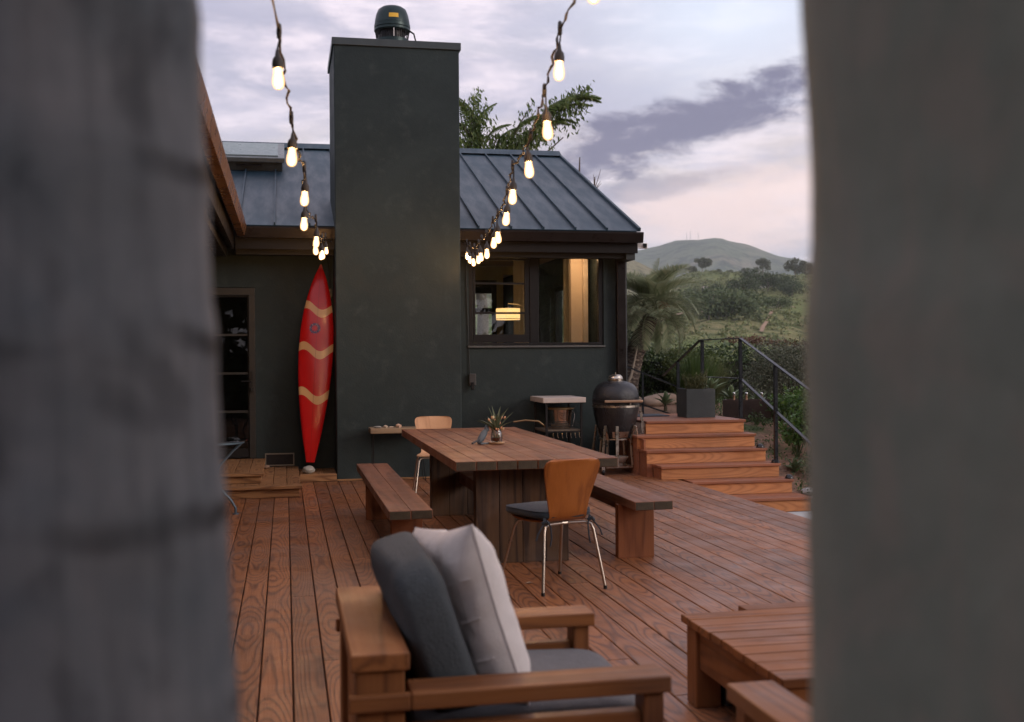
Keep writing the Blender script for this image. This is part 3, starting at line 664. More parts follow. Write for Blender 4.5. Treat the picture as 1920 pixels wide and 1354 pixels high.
# ------------------------------------------------------------------ door steps and plank
ds = thing('door_steps', 'low stained wood platform steps in front of the glazed door', 'door steps', (-.5, 12.8, 0))
def planks_y(par, x0, x1, y0, y1, zt, th, m, n, gap=.005):
    wd = (x1-x0)/n
    for i in range(n):
        MB().box(x0+i*wd+gap/2, x0+(i+1)*wd-gap/2, y0, y1, zt-th, zt+random.uniform(-.001, .001)).build('plank', m, par, bev=.003, seg=1)
planks_y(ds, -1.30, .15, 12.06, 14.09, .125, .03, STEPW, 10)
MB().box(-1.30, .165, 11.90, 12.055, .095, .126).build('nosing', STEPX, ds, bev=.004)
MB().box(-1.30, .135, 11.945, 11.98, .003, .094).build('riser', STEPX, ds, bev=.003)
MB().box(.105, .135, 11.985, 13.37, .003, .094).build('side_board', STEPW, ds, bev=.003)
planks_y(ds, -1.30, -.245, 12.38, 14.09, .232, .03, STEPW, 7)
MB().box(-1.30, -.235, 12.22, 12.375, .203, .234).build('nosing', STEPX, ds, bev=.004)
MB().box(-1.30, -.265, 12.26, 12.295, .127, .202).build('riser', STEPX, ds, bev=.003)
MB().box(-.295, -.265, 12.30, 14.09, .127, .202).build('side_board', STEPW, ds, bev=.003)
ps = thing('wall_plank_step', 'narrow wooden ledge at the wall foot under the surfboard', 'wooden ledge', (.37, 13.7, 0))
planks_y(ps, .155, .585, 13.42, 14.09, .09, .03, STEPW, 3)
MB().box(.155, .585, 13.385, 13.415, .003, .088).build('riser', STEPX, ps, bev=.003)

# ------------------------------------------------------------------ surfboard
def surf_mat():
    m = D.materials.new('red_surfboard_lacquer'); m.use_nodes = True; t = NT(m.node_tree); b = t.n['Principled BSDF']
    o = t.new('ShaderNodeTexCoord').outputs['Object']; s = t.new('ShaderNodeSeparateXYZ'); t.link(o, s.inputs[0])
    X, Z = s.outputs[0], s.outputs[2]
    red = t.ramp(t.noise(o, 3, 4), [(.3, (.46, .006, .007)), (.7, (.56, .010, .009))])
    wave = t.math('MULTIPLY', t.math('COSINE', t.math('MULTIPLY', t.math('ADD', X, .150), 2*math.pi/.40)), .058)
    m_ = None
    for zc in (1.875, 1.355, .800):
        d = t.math('ABSOLUTE', t.math('SUBTRACT', t.math('SUBTRACT', Z, zc), wave)); k = t.math('LESS_THAN', d, .050)
        m_ = k if m_ is None else t.math('MAXIMUM', m_, k)
    col = t.mix(m_, red, (.66, .40, .18))
    ex = t.math('SUBTRACT', X, -.025); ez = t.math('SUBTRACT', Z, 1.63)
    r = t.math('SQRT', t.math('ADD', t.math('POWER', ex, 2), t.math('POWER', ez, 2)))
    ang = t.math('ARCTAN2', ez, ex)
    ro = t.math('ADD', .066, t.math('MULTIPLY', t.math('SINE', t.math('MULTIPLY', ang, 14)), .006))
    ri = t.math('ADD', .036, t.math('MULTIPLY', t.math('SINE', t.math('MULTIPLY', ang, 10)), .007))
    ringm = t.math('MULTIPLY', t.math('LESS_THAN', r, ro), t.math('GREATER_THAN', r, ri))
    spk = t.ramp(t.noise(o, 75, 3), [(.42, (.035, .02, .10)), (.55, (.05, .025, .13)), (.62, (.40, .33, .30))])
    col = t.mix(ringm, col, spk)
    col = t.mix(t.math('MULTIPLY', t.math('LESS_THAN', t.math('ABSOLUTE', X), .003), .5), col, (.20, .01, .01))
    col = t.mix(t.math('MULTIPLY', t.rng(t.noise(o, 26, 5, .7), .66, .74), .25), col, (.65, .35, .28))
    tip = t.rng(Z, 2.38, 2.47); col = t.mix(t.math('MULTIPLY', tip, .6), col, (.62, .30, .24))
    t.link(col, b.inputs['Base Color']); b.inputs['Roughness'].default_value = .26; b.inputs['Specular IOR Level'].default_value = .3; b.inputs['Coat Weight'].default_value = .3; b.inputs['Coat Roughness'].default_value = .1
    return m
Tl = Vector((.280, 13.60, .215)); Nn = Vector((.436, 14.03, 2.63)); Ls = (Nn-Tl).length
sb = MB(); NS, NR = 48, 20
def halfw(u):  # u from tail 0 to nose 1
    pts = [(0, .048), (.03, .062), (.10, .098), (.2, .138), (.32, .176), (.44, .200), (.55, .209), (.66, .200), (.76, .174), (.85, .130), (.92, .083), (.97, .037), (.99, .016), (1, .002)]
    return interp(u, pts)
for i in range(NS+1):
    u = i/NS; hw = .5*(halfw(u)+.5*(halfw(max(0, u-.02))+halfw(min(1, u+.02)))); th = .032*min(1, 4*u*(1-u)*1.6+.12)
    rk = .05*(u-.45)**2*4
    for j in range(NR):
        a = 2*math.pi*j/NR; ca, sa_ = math.cos(a), math.sin(a)
        sb.v.append(Vector((hw*math.copysign(abs(ca)**.75, ca), th*math.copysign(abs(sa_)**.9, sa_) + rk, u*Ls)))
sb.f = [(i*NR+j, i*NR+(j+1) % NR, (i+1)*NR+(j+1) % NR, (i+1)*NR+j) for i in range(NS) for j in range(NR)] + [tuple(range(NR))[::-1]]
so = sb.build('surfboard', surf_mat(), None, smooth=True, center=False)
zax = (Nn-Tl).normalized(); yax = Vector((.10, 1, -.1)); yax = (yax - zax*yax.dot(zax)).normalized(); xax = yax.cross(zax)
so.matrix_world = Matrix(((xax.x, yax.x, zax.x, Tl.x), (xax.y, yax.y, zax.y, Tl.y), (xax.z, yax.z, zax.z, Tl.z), (0, 0, 0, 1)))
tag(so, 'glossy red surfboard with three tan wave stripes leaning against dark wall', 'surfboard')
def rock(name, loc, r, sq, m, label, cat, seed=0):
    bm = bmesh.new(); bmesh.ops.create_icosphere(bm, subdivisions=3, radius=1)
    for v in bm.verts:
        n = mnoise.noise(v.co*1.3+Vector((seed, 3, 1)))*.25
        v.co = Vector((v.co.x*r*sq[0], v.co.y*r*sq[1], v.co.z*r*sq[2]))*(1+n)
    zmin = min(v.co.z for v in bm.verts)
    for v in bm.verts: v.co.z -= zmin
    me = D.meshes.new(name); bm.to_mesh(me); bm.free()
    return tag(link(name, me, m, None, loc, True), label, cat)
rock('stone', (.262, 13.50, .09), .075, (1, .8, .62), mat('grey_stone', (.33, .32, .29), .85, 0, .3, 20, .4, 40), 'rounded grey stone wedged under the surfboard tail', 'stone', 2)
rock('stone', (-.235, 13.85, .125), .04, (1, .8, .55), mat('brown_stone', (.20, .13, .09), .85, 0, .3, 20, .4, 40), 'small brown stone on the platform beside the wall vent', 'stone', 5)

# ------------------------------------------------------------------ string lights
BULB = D.materials.new('glowing_bulb_glass'); BULB.use_nodes = True; t = NT(BULB.node_tree); t.n.remove(t.n['Principled BSDF'])
lw_ = t.new('ShaderNodeLayerWeight'); lw_.inputs[0].default_value = .5
fc = t.math('SUBTRACT', 1.0, lw_.outputs['Facing'], clamp=True)
em = t.new('ShaderNodeEmission'); t.link(t.ramp(fc, [(0, (1, .40, .12)), (.45, (1, .58, .27)), (.9, (1, .74, .46))]), em.inputs[0]); t.link(t.mixf(fc, .9, 2.0), em.inputs[1])
trn = t.new('ShaderNodeBsdfTransparent'); trn.inputs[0].default_value = (1, .93, .84, 1)
mx = t.new('ShaderNodeMixShader'); mx.inputs[0].default_value = .55; t.link(trn.outputs[0], mx.inputs[1]); t.link(em.outputs[0], mx.inputs[2]); t.link(mx.outputs[0], t.n['Material Output'].inputs[0])
FIL = D.materials.new('hot_filament'); FIL.use_nodes = True; t = NT(FIL.node_tree); t.n.remove(t.n['Principled BSDF'])
em = t.new('ShaderNodeEmission'); em.inputs[0].default_value = (1, .55, .22, 1); em.inputs[1].default_value = 2500; t.link(em.outputs[0], t.n['Material Output'].inputs[0])
SOCK = mat('black_rubber_socket', (.016, .014, .013), .55)
CABLE = mat('brown_black_cable', (.009, .008, .008), .7, spec=.15)
def string_light(label, bulbs, start, end):
    par = thing('string_light', label, 'string lights', start, 0, 'strings of cafe lights over the deck')
    bl = None; nodes = []
    for i, p in enumerate(bulbs):
        p = Vector(p); tl = Vector((random.uniform(-.10, .10), random.uniform(-.10, .10), 1)).normalized()
        top = p + tl*.062; nd = p + Vector((random.uniform(-.012, .012), random.uniform(-.012, .012), .175)); nodes.append(nd)
        q = tl.to_track_quat('Z', 'Y').to_matrix().to_4x4()
        M = Matrix.Translation(p) @ q
        b_ = MB().lathe([(0, -.036), (.009, -.035), (.0172, -.029), (.0222, -.018), (.0232, -.006), (.0220, .007), (.0186, .021), (.0165, .034), (.0165, .042)], 20).xf(M).build('bulb', BULB, par, smooth=True)
        MB().lathe([(0, -.028), (.0042, -.020), (.0042, .014), (0, .018)], 6).xf(M).build('filament', FIL, b_)
        MB().lathe([(.0172, .0405), (.0205, .042), (.0212, .060), (.018, .076), (.010, .086), (.0055, .110), (0, .110)], 16).xf(M).build('socket', SOCK, par, smooth=True)
        t_ = p + tl*.110
        MB().tube([t_, (t_+nd)/2+Vector((.004, .003, 0)), nd], .0035, 6).build('drop_cable', CABLE, par, smooth=True)
        MB().lathe([(.003, -.030), (.0085, -.024), (.010, 0), (.0085, .024), (.003, .030)], 10, nd).build('connector', SOCK, par, smooth=True)
    pts = [Vector(start)] + nodes + [Vector(end)]; path = []
    for i in range(len(pts)-1):
        a, b_ = pts[i], pts[i+1]; m_ = 12; L = (b_-a).length
        for k in range(m_):
            u = k/m_; s = 4*u*(1-u)
            path.append(a.lerp(b_, u) + Vector((.010*math.sin(k*1.9+i)*s, .01*math.cos(k*2.3+i*2)*s, -.035*L*s + .008*math.sin(k*2.6+i*1.3)*s)))
    path.append(pts[-1])
    c1 = [p + Vector((.003*math.cos(i*1.3), 0, .003*math.sin(i*1.3))) for i, p in enumerate(path)]
    c2 = [p - Vector((.003*math.cos(i*1.3), 0, .003*math.sin(i*1.3))) for i, p in enumerate(path)]
    MB().tube(c1, .0032, 6).tube(c2, .0032, 6).build('cable', CABLE, par, smooth=True)
    return par
LB = [(-.017, 4.19, 2.472), (.034, 4.893, 2.31), (.106, 6.001, 2.29), (.118, 6.917, 2.263), (.223, 8.12, 2.28), (.252, 9.339, 2.338), (.344, 10.442, 2.4), (.362, 11.459, 2.482), (.455, 12.563, 2.641)]
RB = [(1.008, 3.576, 2.652), (1.087, 4.375, 2.595), (1.098, 4.627, 2.406), (1.138, 5.18, 2.333), (1.2, 5.882, 2.304), (1.301, 6.575, 2.273), (1.422, 7.469, 2.258), (1.521, 8.163, 2.293), (1.63, 9.06, 2.297), (1.72, 9.858, 2.343), (1.832, 10.651, 2.389), (1.919, 11.45, 2.431), (2.011, 12.248, 2.528), (2.094, 12.946, 2.633)]
string_light('string of glowing bulbs ending above the surfboard, left of the chimney', LB, (-.21, .93, 3.05), (.56, 13.55, 2.86))
string_light('string of glowing bulbs ending above the window, right of the chimney', RB, (.46, .80, 3.2), (2.13, 13.55, 2.86))

# ------------------------------------------------------------------ palm trunks in front of the camera
def trunkmat(name, a, b_, c, ringz, ringamt):
    m = D.materials.new(name); m.use_nodes = True; t = NT(m.node_tree); bs = t.n['Principled BSDF']
    p = t.new('ShaderNodeNewGeometry').outputs['Position']
    col = t.ramp(t.noise(p, 9, 5, .6, .4), [(.3, a), (.7, b_)])
    blot = t.rng(t.noise(t.mapping(p, (1, 1, .7)), 14, 4, .55, .6), .50, .66)
    col = t.mix(t.math('MULTIPLY', blot, .5), col, c)
    vs = t.noise(t.mapping(p, (60, 60, 2.2)), 1, 4, .6); col = t.mix(t.math('MULTIPLY', t.rng(vs, .42, .75), .45), col, c)
    if ringz:
        s = t.new('ShaderNodeSeparateXYZ'); t.link(p, s.inputs[0])
        wz = t.math('ADD', s.outputs[2], t.math('MULTIPLY', t.math('SUBTRACT', t.noise(p, 6, 3), .5), .05))
        tot = None
        for z in ringz:
            d = t.math('ABSOLUTE', t.math('SUBTRACT', wz, z)); k = t.rng(d, .003, .015, 1, 0); tot = k if tot is None else t.math('MAXIMUM', tot, k)
        brk = t.math('MULTIPLY', t.rng(t.noise(p, 9, 3), .40, .54), t.rng(t.noise(p, 3.1, 2), .25, .45))
        col = t.mix(t.math('MULTIPLY', t.math('MULTIPLY', tot, brk), ringamt), col, (.008, .007, .008))
    t.link(col, bs.inputs['Base Color']); bs.inputs['Roughness'].default_value = .85
    bp = t.new('ShaderNodeBump'); bp.inputs['Strength'].default_value = .6; bp.inputs['Distance'].default_value = .006
    t.link(t.noise(t.mapping(p, (1, 1, .25)), 60, 5), bp.inputs['Height']); t.link(bp.outputs[0], bs.inputs['Normal']); return m
def palm_trunk(par, path, rings, m, lift=.003):
    mb = MB(); n = 40; pts = []
    N = 160; vs = []
    for i in range(N+1):
        u = i/N; z = path[0][2] + (path[-1][2]-path[0][2])*u
        xx = interp(z, [(p[2], p[0]) for p in path]); yy = interp(z, [(p[2], p[1]) for p in path]); r = interp(z, [(p[2], p[3]) for p in path])
        for q in rings: r += lift*math.exp(-((z-q)/.02)**2)
        for j in range(n):
            a = 2*math.pi*j/n; rr = r*(1+.010*mnoise.noise(Vector((math.cos(a)*1.2, math.sin(a)*1.2, z*2.4)))) + .002*mnoise.noise(Vector((math.cos(a)*5, math.sin(a)*5, z*9)))
            vs.append((xx+rr*math.cos(a), yy+rr*math.sin(a), z))
    fs = [(i*n+j, i*n+(j+1) % n, (i+1)*n+(j+1) % n, (i+1)*n+j) for i in range(N) for j in range(n)] + [tuple(range(n))[::-1], tuple(N*n+j for j in range(n))]
    return mb.add(vs, fs).build('trunk', m, par, smooth=True)
def camxy(x, d): v = rgt*x + fwd*d; return v.x, v.y
RL = [1.17, 1.331, 1.466, 1.594, 1.73, 2.0, .9]
lt = thing('palm_tree', 'blurred pale grey ringed palm trunk close on the left', 'palm tree', (*camxy(-.37, .9), -.36), 0, 'palm trunks framing the view')
rr_ = .135
palm_trunk(lt, [(*camxy(-.385+.020, .9), -.36, .16), (*camxy(-.226-rr_, .9), 1.155, rr_), (*camxy(-.242-rr_, .9), 1.45, rr_), (*camxy(-.256-rr_, .9), 1.74, rr_), (*camxy(-.30-rr_, .9), 3.4, .12)], RL,
           trunkmat('pale_palm_bark', (.105, .122, .138), (.200, .202, .212), (.030, .033, .040), RL, .95))
rt_ = thing('palm_tree', 'blurred smooth grey green palm trunk close on the right', 'palm tree', (*camxy(.41, .9), -.36), 0, 'palm trunks framing the view')
r2 = .175
palm_trunk(rt_, [(*camxy(.241+r2, .9), -.36, .19), (*camxy(.2440+r2, .9), 1.155, r2), (*camxy(.2420+r2, .9), 1.35, r2), (*camxy(.2400+r2, .9), 1.475, r2), (*camxy(.2465+r2, .9), 1.54, r2), (*camxy(.2465+r2, .9), 1.60, r2), (*camxy(.2385+r2, .9), 1.74, r2), (*camxy(.22+r2, .9), 3.4, .16)], [],
           trunkmat('grey_green_palm_bark', (.172, .196, .164), (.240, .256, .214), (.27, .24, .20), [], 0))

# ------------------------------------------------------------------ dining table and benches
tb = thing('dining_table', 'long thick plank dining table with two slab trestle legs', 'table', (1.69, 9.25, 0))
tx0, tx1, ty0, ty1 = 1.115, 2.255, 7.46, 11.02; n = 8; wd = (tx1-tx0)/n
for i in range(n):
    e = random.uniform(0, .006)
    MB().box(tx0+i*wd+.001, tx0+(i+1)*wd-.001, ty0+e, ty1-e, .684, .75+random.uniform(-.0008, .0008)).build('plank', TABLE, tb, bev=.004)
EGR = mat('dark_end_grain', (.045, .034, .020), .75, 0, .45, 28, .3, 120)
for i in range(n): MB().box(tx0+i*wd+.006, tx0+(i+1)*wd-.006, ty0-.0035, ty0-.0005, .689, .745).build('end_grain', EGR, tb)
for yy in (7.74, 10.20):
    xs0, xs1 = (1.30, 1.97); k = 4; ww = (xs1-xs0)/k
    for i in range(k): MB().box(xs0+i*ww+.001, xs0+(i+1)*ww-.001, yy, yy+.11, .0, .683).build('leg_plank', TBASE, tb, bev=.004)
MB().box(1.56, 1.71, 7.852, 10.198, .30, .40).build('stretcher', TABLE, tb, bev=.005)
def bench(label, x0, x1, y0, y1, lx0, lx1, lys):
    b_ = thing('bench', label, 'bench', ((x0+x1)/2, (y0+y1)/2, 0), 0, 'benches at the dining table')
    m_ = (x0+x1)/2
    MB().box(x0, m_-.001, y0, y1, .388, .45).build('plank', BENCHT, b_, bev=.005)
    MB().box(m_+.001, x1, y0+.012, y1-.01, .388, .4492).build('plank', BENCHT, b_, bev=.005)
    for a, c_, yo in ((x0, m_, 0), (m_, x1, .012)): MB().box(a+.006, c_-.006, y0+yo-.0035, y0+yo-.0005, .393, .445).build('end_grain', EGR, b_)
    for y in lys: MB().box(lx0, lx1, y, y+.075, 0, .387).build('leg', BENCHL, b_, bev=.004)
    MB().box((lx0+lx1)/2-.02, (lx0+lx1)/2+.02, lys[0]+.076, lys[1]-.001, .30, .386).build('stretcher', BENCHT, b_)
    return b_
bench('plank bench left of the dining table, nearest the chimney', .655, .945, 7.33, 10.72, .70, .915, (7.66, 10.10))
bench('plank bench right of the dining table, nearest the garden stairs', 2.345, 2.625, 7.37, 10.72, 2.30+.03, 2.60, (7.72, 10.10))

# ------------------------------------------------------------------ chairs
def shell(m, par):
    prof = [(.20, .438, .36), (.12, .432, .385), (0, .428, .385), (-.10, .430, .35), (-.155, .434, .30), (-.185, .444, .275), (-.205, .466, .268), (-.216, .50, .275), (-.226, .55, .295), (-.240, .62, .330), (-.254, .68, .362), (-.268, .73, .386), (-.278, .77, .396), (-.284, .79, .392), (-.290, .805, .376), (-.294, .815, .345), (-.297, .822, .28)]
    nu = 16; vs = []; t_ = .006
    for side in (1, -1):
        for k, (y, z, wv) in enumerate(prof):
            k0, k1 = max(0, k-1), min(len(prof)-1, k+1); d = Vector((0, prof[k1][0]-prof[k0][0], prof[k1][1]-prof[k0][1])).normalized(); nr = Vector((0, d.z, -d.y))
            for i in range(nu+1):
                s = -1+2*i/nu; bend = (.030*(1-s*s))*min(1, max(0, (z-.44)/.1))
                vs.append(Vector((s*wv/2, y - bend + .02*min(1, max(0, (z-.44)/.1)), z)) + nr*t_*side)
    nr_ = len(prof); w_ = nu+1; off = nr_*w_
    fs = []
    for k in range(nr_-1):
        for i in range(nu):
            a = k*w_+i; fs += [(a, a+1, a+w_+1, a+w_), (off+a, off+a+w_, off+a+w_+1, off+a+1)]
    for k in range(nr_-1):
        for i in (0, nu): a = k*w_+i; fs.append((a, a+w_, off+a+w_, off+a))
    for i in range(nu):
        for k in (0, nr_-1): a = k*w_+i; fs.append((a, a+1, off+a+1, off+a))
    return MB().add(vs, fs).build('shell', m, par, local=True, smooth=True, center=True)
def chair(label, loc, rz, m):
    c = thing('chair', label, 'chair', (*loc, 0), rz, 'plywood chairs at the table ends')
    shell(m, c)
    LM = mat('bronze_chrome', (.46, .40, .34), .34, 1.0, .02, 4)
    for sx in (-1, 1):
        for sy in (-1, 1):
            p = [(sx*.02, sy*.13-.03, .415), (sx*.13, sy*.155-.03, .415), (sx*.165, sy*.175-.03, .405), (sx*.178, sy*.19-.025, .37), (sx*.225, sy*.275, .012)]
            l = MB().tube(p, .0095, 10).build('leg', LM, c, local=True, smooth=True)
            MB().lathe([(0, 0), (.012, 0), (.0115, .022), (0, .022)], 10, (sx*.225, sy*.275, 0)).xf(Matrix.Translation(-l.location)).build('foot_cap', BLACKM, l, local=True)
    MB().tube([(-.02, -.16, .415), (.02, -.16, .415)], .0095, 8).tube([(-.02, .10, .415), (.02, .10, .415)], .0095, 8).build('cross_tube', LM, c, local=True, smooth=True)
    return c
ch_xy = (1.652, 6.938); ch_rz = R(17.2)
chair('brown plywood chair with navy cushion at the near end of the table', ch_xy, ch_rz, PLY)
chair('pale plywood chair back showing behind the far end of the table', (1.53, 11.66), math.pi+R(-4), PLYPALE)
def superq(a, b_, c, e1, e2, nu=48, nv=24):
    def f(x, e): return math.copysign(abs(x)**e, x)
    vs = []
    for j in range(nv+1):
        h_ = -math.pi/2 + math.pi*j/nv
        for i in range(nu):
            o_ = 2*math.pi*i/nu
            vs.append(Vector((a*f(math.cos(h_), e1)*f(math.cos(o_), e2), b_*f(math.cos(h_), e1)*f(math.sin(o_), e2), c*f(math.sin(h_), e1))))
    fs = [(j*nu+i, j*nu+(i+1) % nu, (j+1)*nu+(i+1) % nu, (j+1)*nu+i) for j in range(nv) for i in range(nu)]
    m_ = MB(); m_.add(vs, fs); return m_
def merged(mb):   # collapse the poles
    bm = bmesh.new(); me = D.meshes.new('t'); me.from_pydata(mb.v, [], mb.f); bm.from_mesh(me); bmesh.ops.remove_doubles(bm, verts=bm.verts, dist=1e-5)
    bmesh.ops.dissolve_degenerate(bm, dist=1e-6, edges=bm.edges)
    mb.v = [v.co.copy() for v in bm.verts]; bm.verts.index_update(); mb.f = [tuple(v.index for v in f.verts) for f in bm.faces]; bm.free(); D.meshes.remove(me); return mb
cu = thing('chair_cushion', 'navy seat cushion with tie strings on the brown plywood chair', 'cushion', (*ch_xy, .438), ch_rz)
q = superq(.222, .232, .036, .55, .42)
for p in q.v:
    p.x *= 1 + .10*(p.y/.232); p.z += .037 + .004*mnoise.noise(Vector((p.x*9, p.y*9, 0))); p.y += .02
merged(q).build('pad', NAVY, cu, local=True, smooth=True)
pp = MB()
edge = [Vector((.222*1.0*math.copysign(abs(math.cos(a))**.42, math.cos(a))*(1+.10*math.copysign(abs(math.sin(a))**.42, math.sin(a))), .232*math.copysign(abs(math.sin(a))**.42, math.sin(a))+.02, .057)) for a in np.linspace(0, 2*math.pi, 60)]
pp.tube([e*Vector((.985, .985, 1)) if False else Vector((e.x*.985, e.y*.985, e.z)) for e in edge], .0035, 6); pp.build('piping', NAVY, cu, local=True, smooth=True)
for sx in (-1, 1):
    tt = MB(); bx, by = sx*.165, -.19
    tt.tube([(bx, by, .02), (bx+sx*.02, by-.02, -.02), (bx+sx*.06, by-.03, -.07), (bx+sx*.075, by-.03, -.11)], .005, 6)
    tt.tube([(bx, by, .02), (bx-sx*.03, by-.03, -.03), (bx-sx*.03, by-.04, -.10), (bx-sx*.02, by-.04, -.15)], .005, 6)
    tt.tube([(bx-.02, by-.012, -.01), (bx, by-.03, .005), (bx+.025, by-.012, -.012)], .012, 6)
    tt.build('tie', NAVY, cu, local=True, smooth=True)

# ------------------------------------------------------------------ table centrepiece
px_, py_ = 1.668, 8.90
sa_ = MB().lathe([(0, .0), (.055, .0), (.066, .008), (.068, .016), (.060, .012), (0, .008)], 28, (px_, py_, .7515)).build('saucer', mat('tan_wood_saucer', (.52, .34, .20), .5, 0, .15, 20), None, smooth=True)
tag(sa_, 'small round tan saucer under the glass jar on the table', 'saucer')
jar = thing('glass_jar', 'round glass jar vase with brown water on the saucer', 'vase', (px_, py_, .761))
MB().lathe([(0, .0), (.036, .0), (.046, .012), (.050, .045), (.044, .085), (.036, .100), (.037, .112), (.034, .112), (.033, .100), (.041, .084), (.047, .045), (.043, .014), (0, .004)], 32).build('glass', CLEAR, jar, local=True, smooth=True)
MB().lathe([(0, .005), (.042, .015), (.0455, .042), (0, .042)], 28).build('water', mat('brown_water', (.10, .035, .018), .1, 0, .1, 8), jar, local=True, smooth=True)
fl = thing('flower_bunch', 'bunch of spiky leaves and peach buds in the glass jar', 'flowers', (px_, py_, .80))
LG = leafmat('grey_green_leaf', (.07, .11, .06), (.13, .17, .10), (.16, .19, .12), .5, .2)
def blade(mb, base, d, L, wd, droop=.3, seg=5, fold=.3):
    d = Vector(d).normalized(); side = d.cross(Vector((0, 0, 1)))
    side = side.normalized() if side.length > .01 else Vector((1, 0, 0)); b0 = len(mb.v); p = Vector(base)
    for i in range(seg+1):
        u = i/seg; ww = wd*math.sin(math.pi*min(1, .12+.88*(u**.8)))*(1 if u < 1 else 0) + .0002
        up = side.cross(d).normalized()
        mb.v += [p - side*ww/2 + up*ww*fold, p.copy(), p + side*ww/2 + up*ww*fold]
        p = p + d*L/seg; d = (d + Vector((0, 0, -droop/seg))).normalized()
    for i in range(seg):
        a = b0+3*i; mb.f += [(a, a+1, a+4, a+3), (a+1, a+2, a+5, a+4)]
for i in range(17):
    a = i*2.4; el_ = random.uniform(.6, 1.4); mb = MB()
    blade(mb, (0, 0, .05), (math.cos(a)*math.cos(el_), math.sin(a)*math.cos(el_), math.sin(el_)), random.uniform(.16, .235), .030, random.uniform(.1, .9))
    mb.build('leaf', LG, fl, local=True, smooth=True)
BUD = mat('peach_bud', (.62, .33, .19), .6, 0, .25, 60); YB = mat('cream_bud', (.62, .47, .27), .6, 0, .2, 60)
for i in range(26):
    a = random.uniform(0, 6.28); r_ = random.uniform(.02, .075); z_ = random.uniform(.06, .17)
    b_ = Vector((r_*math.cos(a), r_*math.sin(a), z_)); d = (b_-Vector((0, 0, .02))).normalized()
    M = Matrix.Translation(b_) @ d.to_track_quat('Z', 'Y').to_matrix().to_4x4()
    MB().lathe([(0, -.016), (.006, -.008), (.0085, .0), (.006, .010), (0, .016)], 8).xf(M).build('flower_bud', BUD if i % 3 else YB, fl, local=True, smooth=True)
stm = MB()
for i in range(10): a = i*.63; stm.tube([(.012*math.cos(a), .012*math.sin(a), -.02), (.05*math.cos(a), .05*math.sin(a), .10)], .002, 5)
stm.build('stem', LG, fl, local=True)
bd = thing('bird_figurine', 'blue grey carved bird figurine beside the glass jar', 'figurine', (px_-.115, py_+.0, .7515), R(20))
BW = mat('blue_grey_painted_wood', (.095, .125, .155), .55, 0, .25, 20)
q = superq(.034, .026, .060, .9, 1.0, 20, 12)
for p in q.v: p.x += p.z*.55; p.z += .064; p.x *= 1.0
merged(q).build('body', BW, bd, local=True, smooth=True)
MB().lathe([(0, .0), (.022, .012), (.021, .026), (.010, .052), (0, .066)], 14, (.038, 0, .095)).build('head', BW, bd, local=True, smooth=True)
MB().prism([(-.02, -.02, .035), (-.095, -.014, .004), (-.100, .0, .002), (-.095, .014, .004), (-.02, .02, .035)], (0, 0, .012)).build('tail', mat('dark_slate_wood', (.03, .035, .045), .5), bd, local=True, bev=.003)
MB().prism([(-.03, -.03, .0), (.05, -.03, .0), (.05, .03, .0), (-.03, .03, .0)], (0, 0, .012)).build('foot', BW, bd, local=True, bev=.003)

# ------------------------------------------------------------------ hairpin console with shells
co = thing('console_table', 'low rustic plank table on black hairpin legs against the chimney', 'side table', (1.29, 13.2, 0))
MB().box(.96, 1.66, 13.03, 13.36, .575, .635).build('plank', wood('rustic_grey_plank', (.30, .22, .14), (.13, .085, .055), 0, 5, 7, .07, .7, .1), co, bev=.006)
for xx in (1.03, 1.58):
    for yy in (13.08, 13.31):
        s = -1 if xx < 1.2 else 1
        MB().tube([(xx-.03, yy, .574), (xx+s*.03-.006, yy, .02), (xx+s*.03, yy, .005), (xx+s*.03+.006, yy, .02), (xx+.03, yy, .574)], .005, 6).build('hairpin_leg', BLACKM, co, smooth=True)
def shellobj(label, x, y, r, m, seed):
    mb = MB(); pts = []; rs = []
    for i in range(26):
        u = i/25; a = u*11; rr = r*(1-u)*.75
        pts.append((x+rr*math.cos(a)*.9, y+rr*math.sin(a)*.6, .635+r*.55+u*r*.9)); rs.append(r*.55*(1-u)+.002)
    mb.tube(pts, rs, 8); return tag(mb.build('sea_shell', m, None, smooth=True), label, 'shell')
SH = mat('cream_shell', (.52, .42, .33), .5, 0, .3, 40, .3, 60); SH2 = mat('pinkish_shell', (.50, .34, .25), .5, 0, .3, 40, .3, 60)
rock('pebble', (1.05, 13.12, .635), .035, (1.4, 1, .35), mat('grey_shell', (.25, .24, .22), .7, 0, .3, 40), 'flat grey pebble at the left end of the hairpin table', 'pebble', 3)
shellobj('round cream shell between pebble and pointed shell on hairpin table', 1.14, 13.12, .024, SH, 1)
shellobj('pointed pinkish shell on hairpin table beside the pale chair', 1.29, 13.12, .034, SH2, 2)
rock('pebble', (1.21, 13.14, .635), .022, (1.4, 1, .4), SH, 'tiny pale pebble between the two shells on hairpin table', 'pebble', 8)

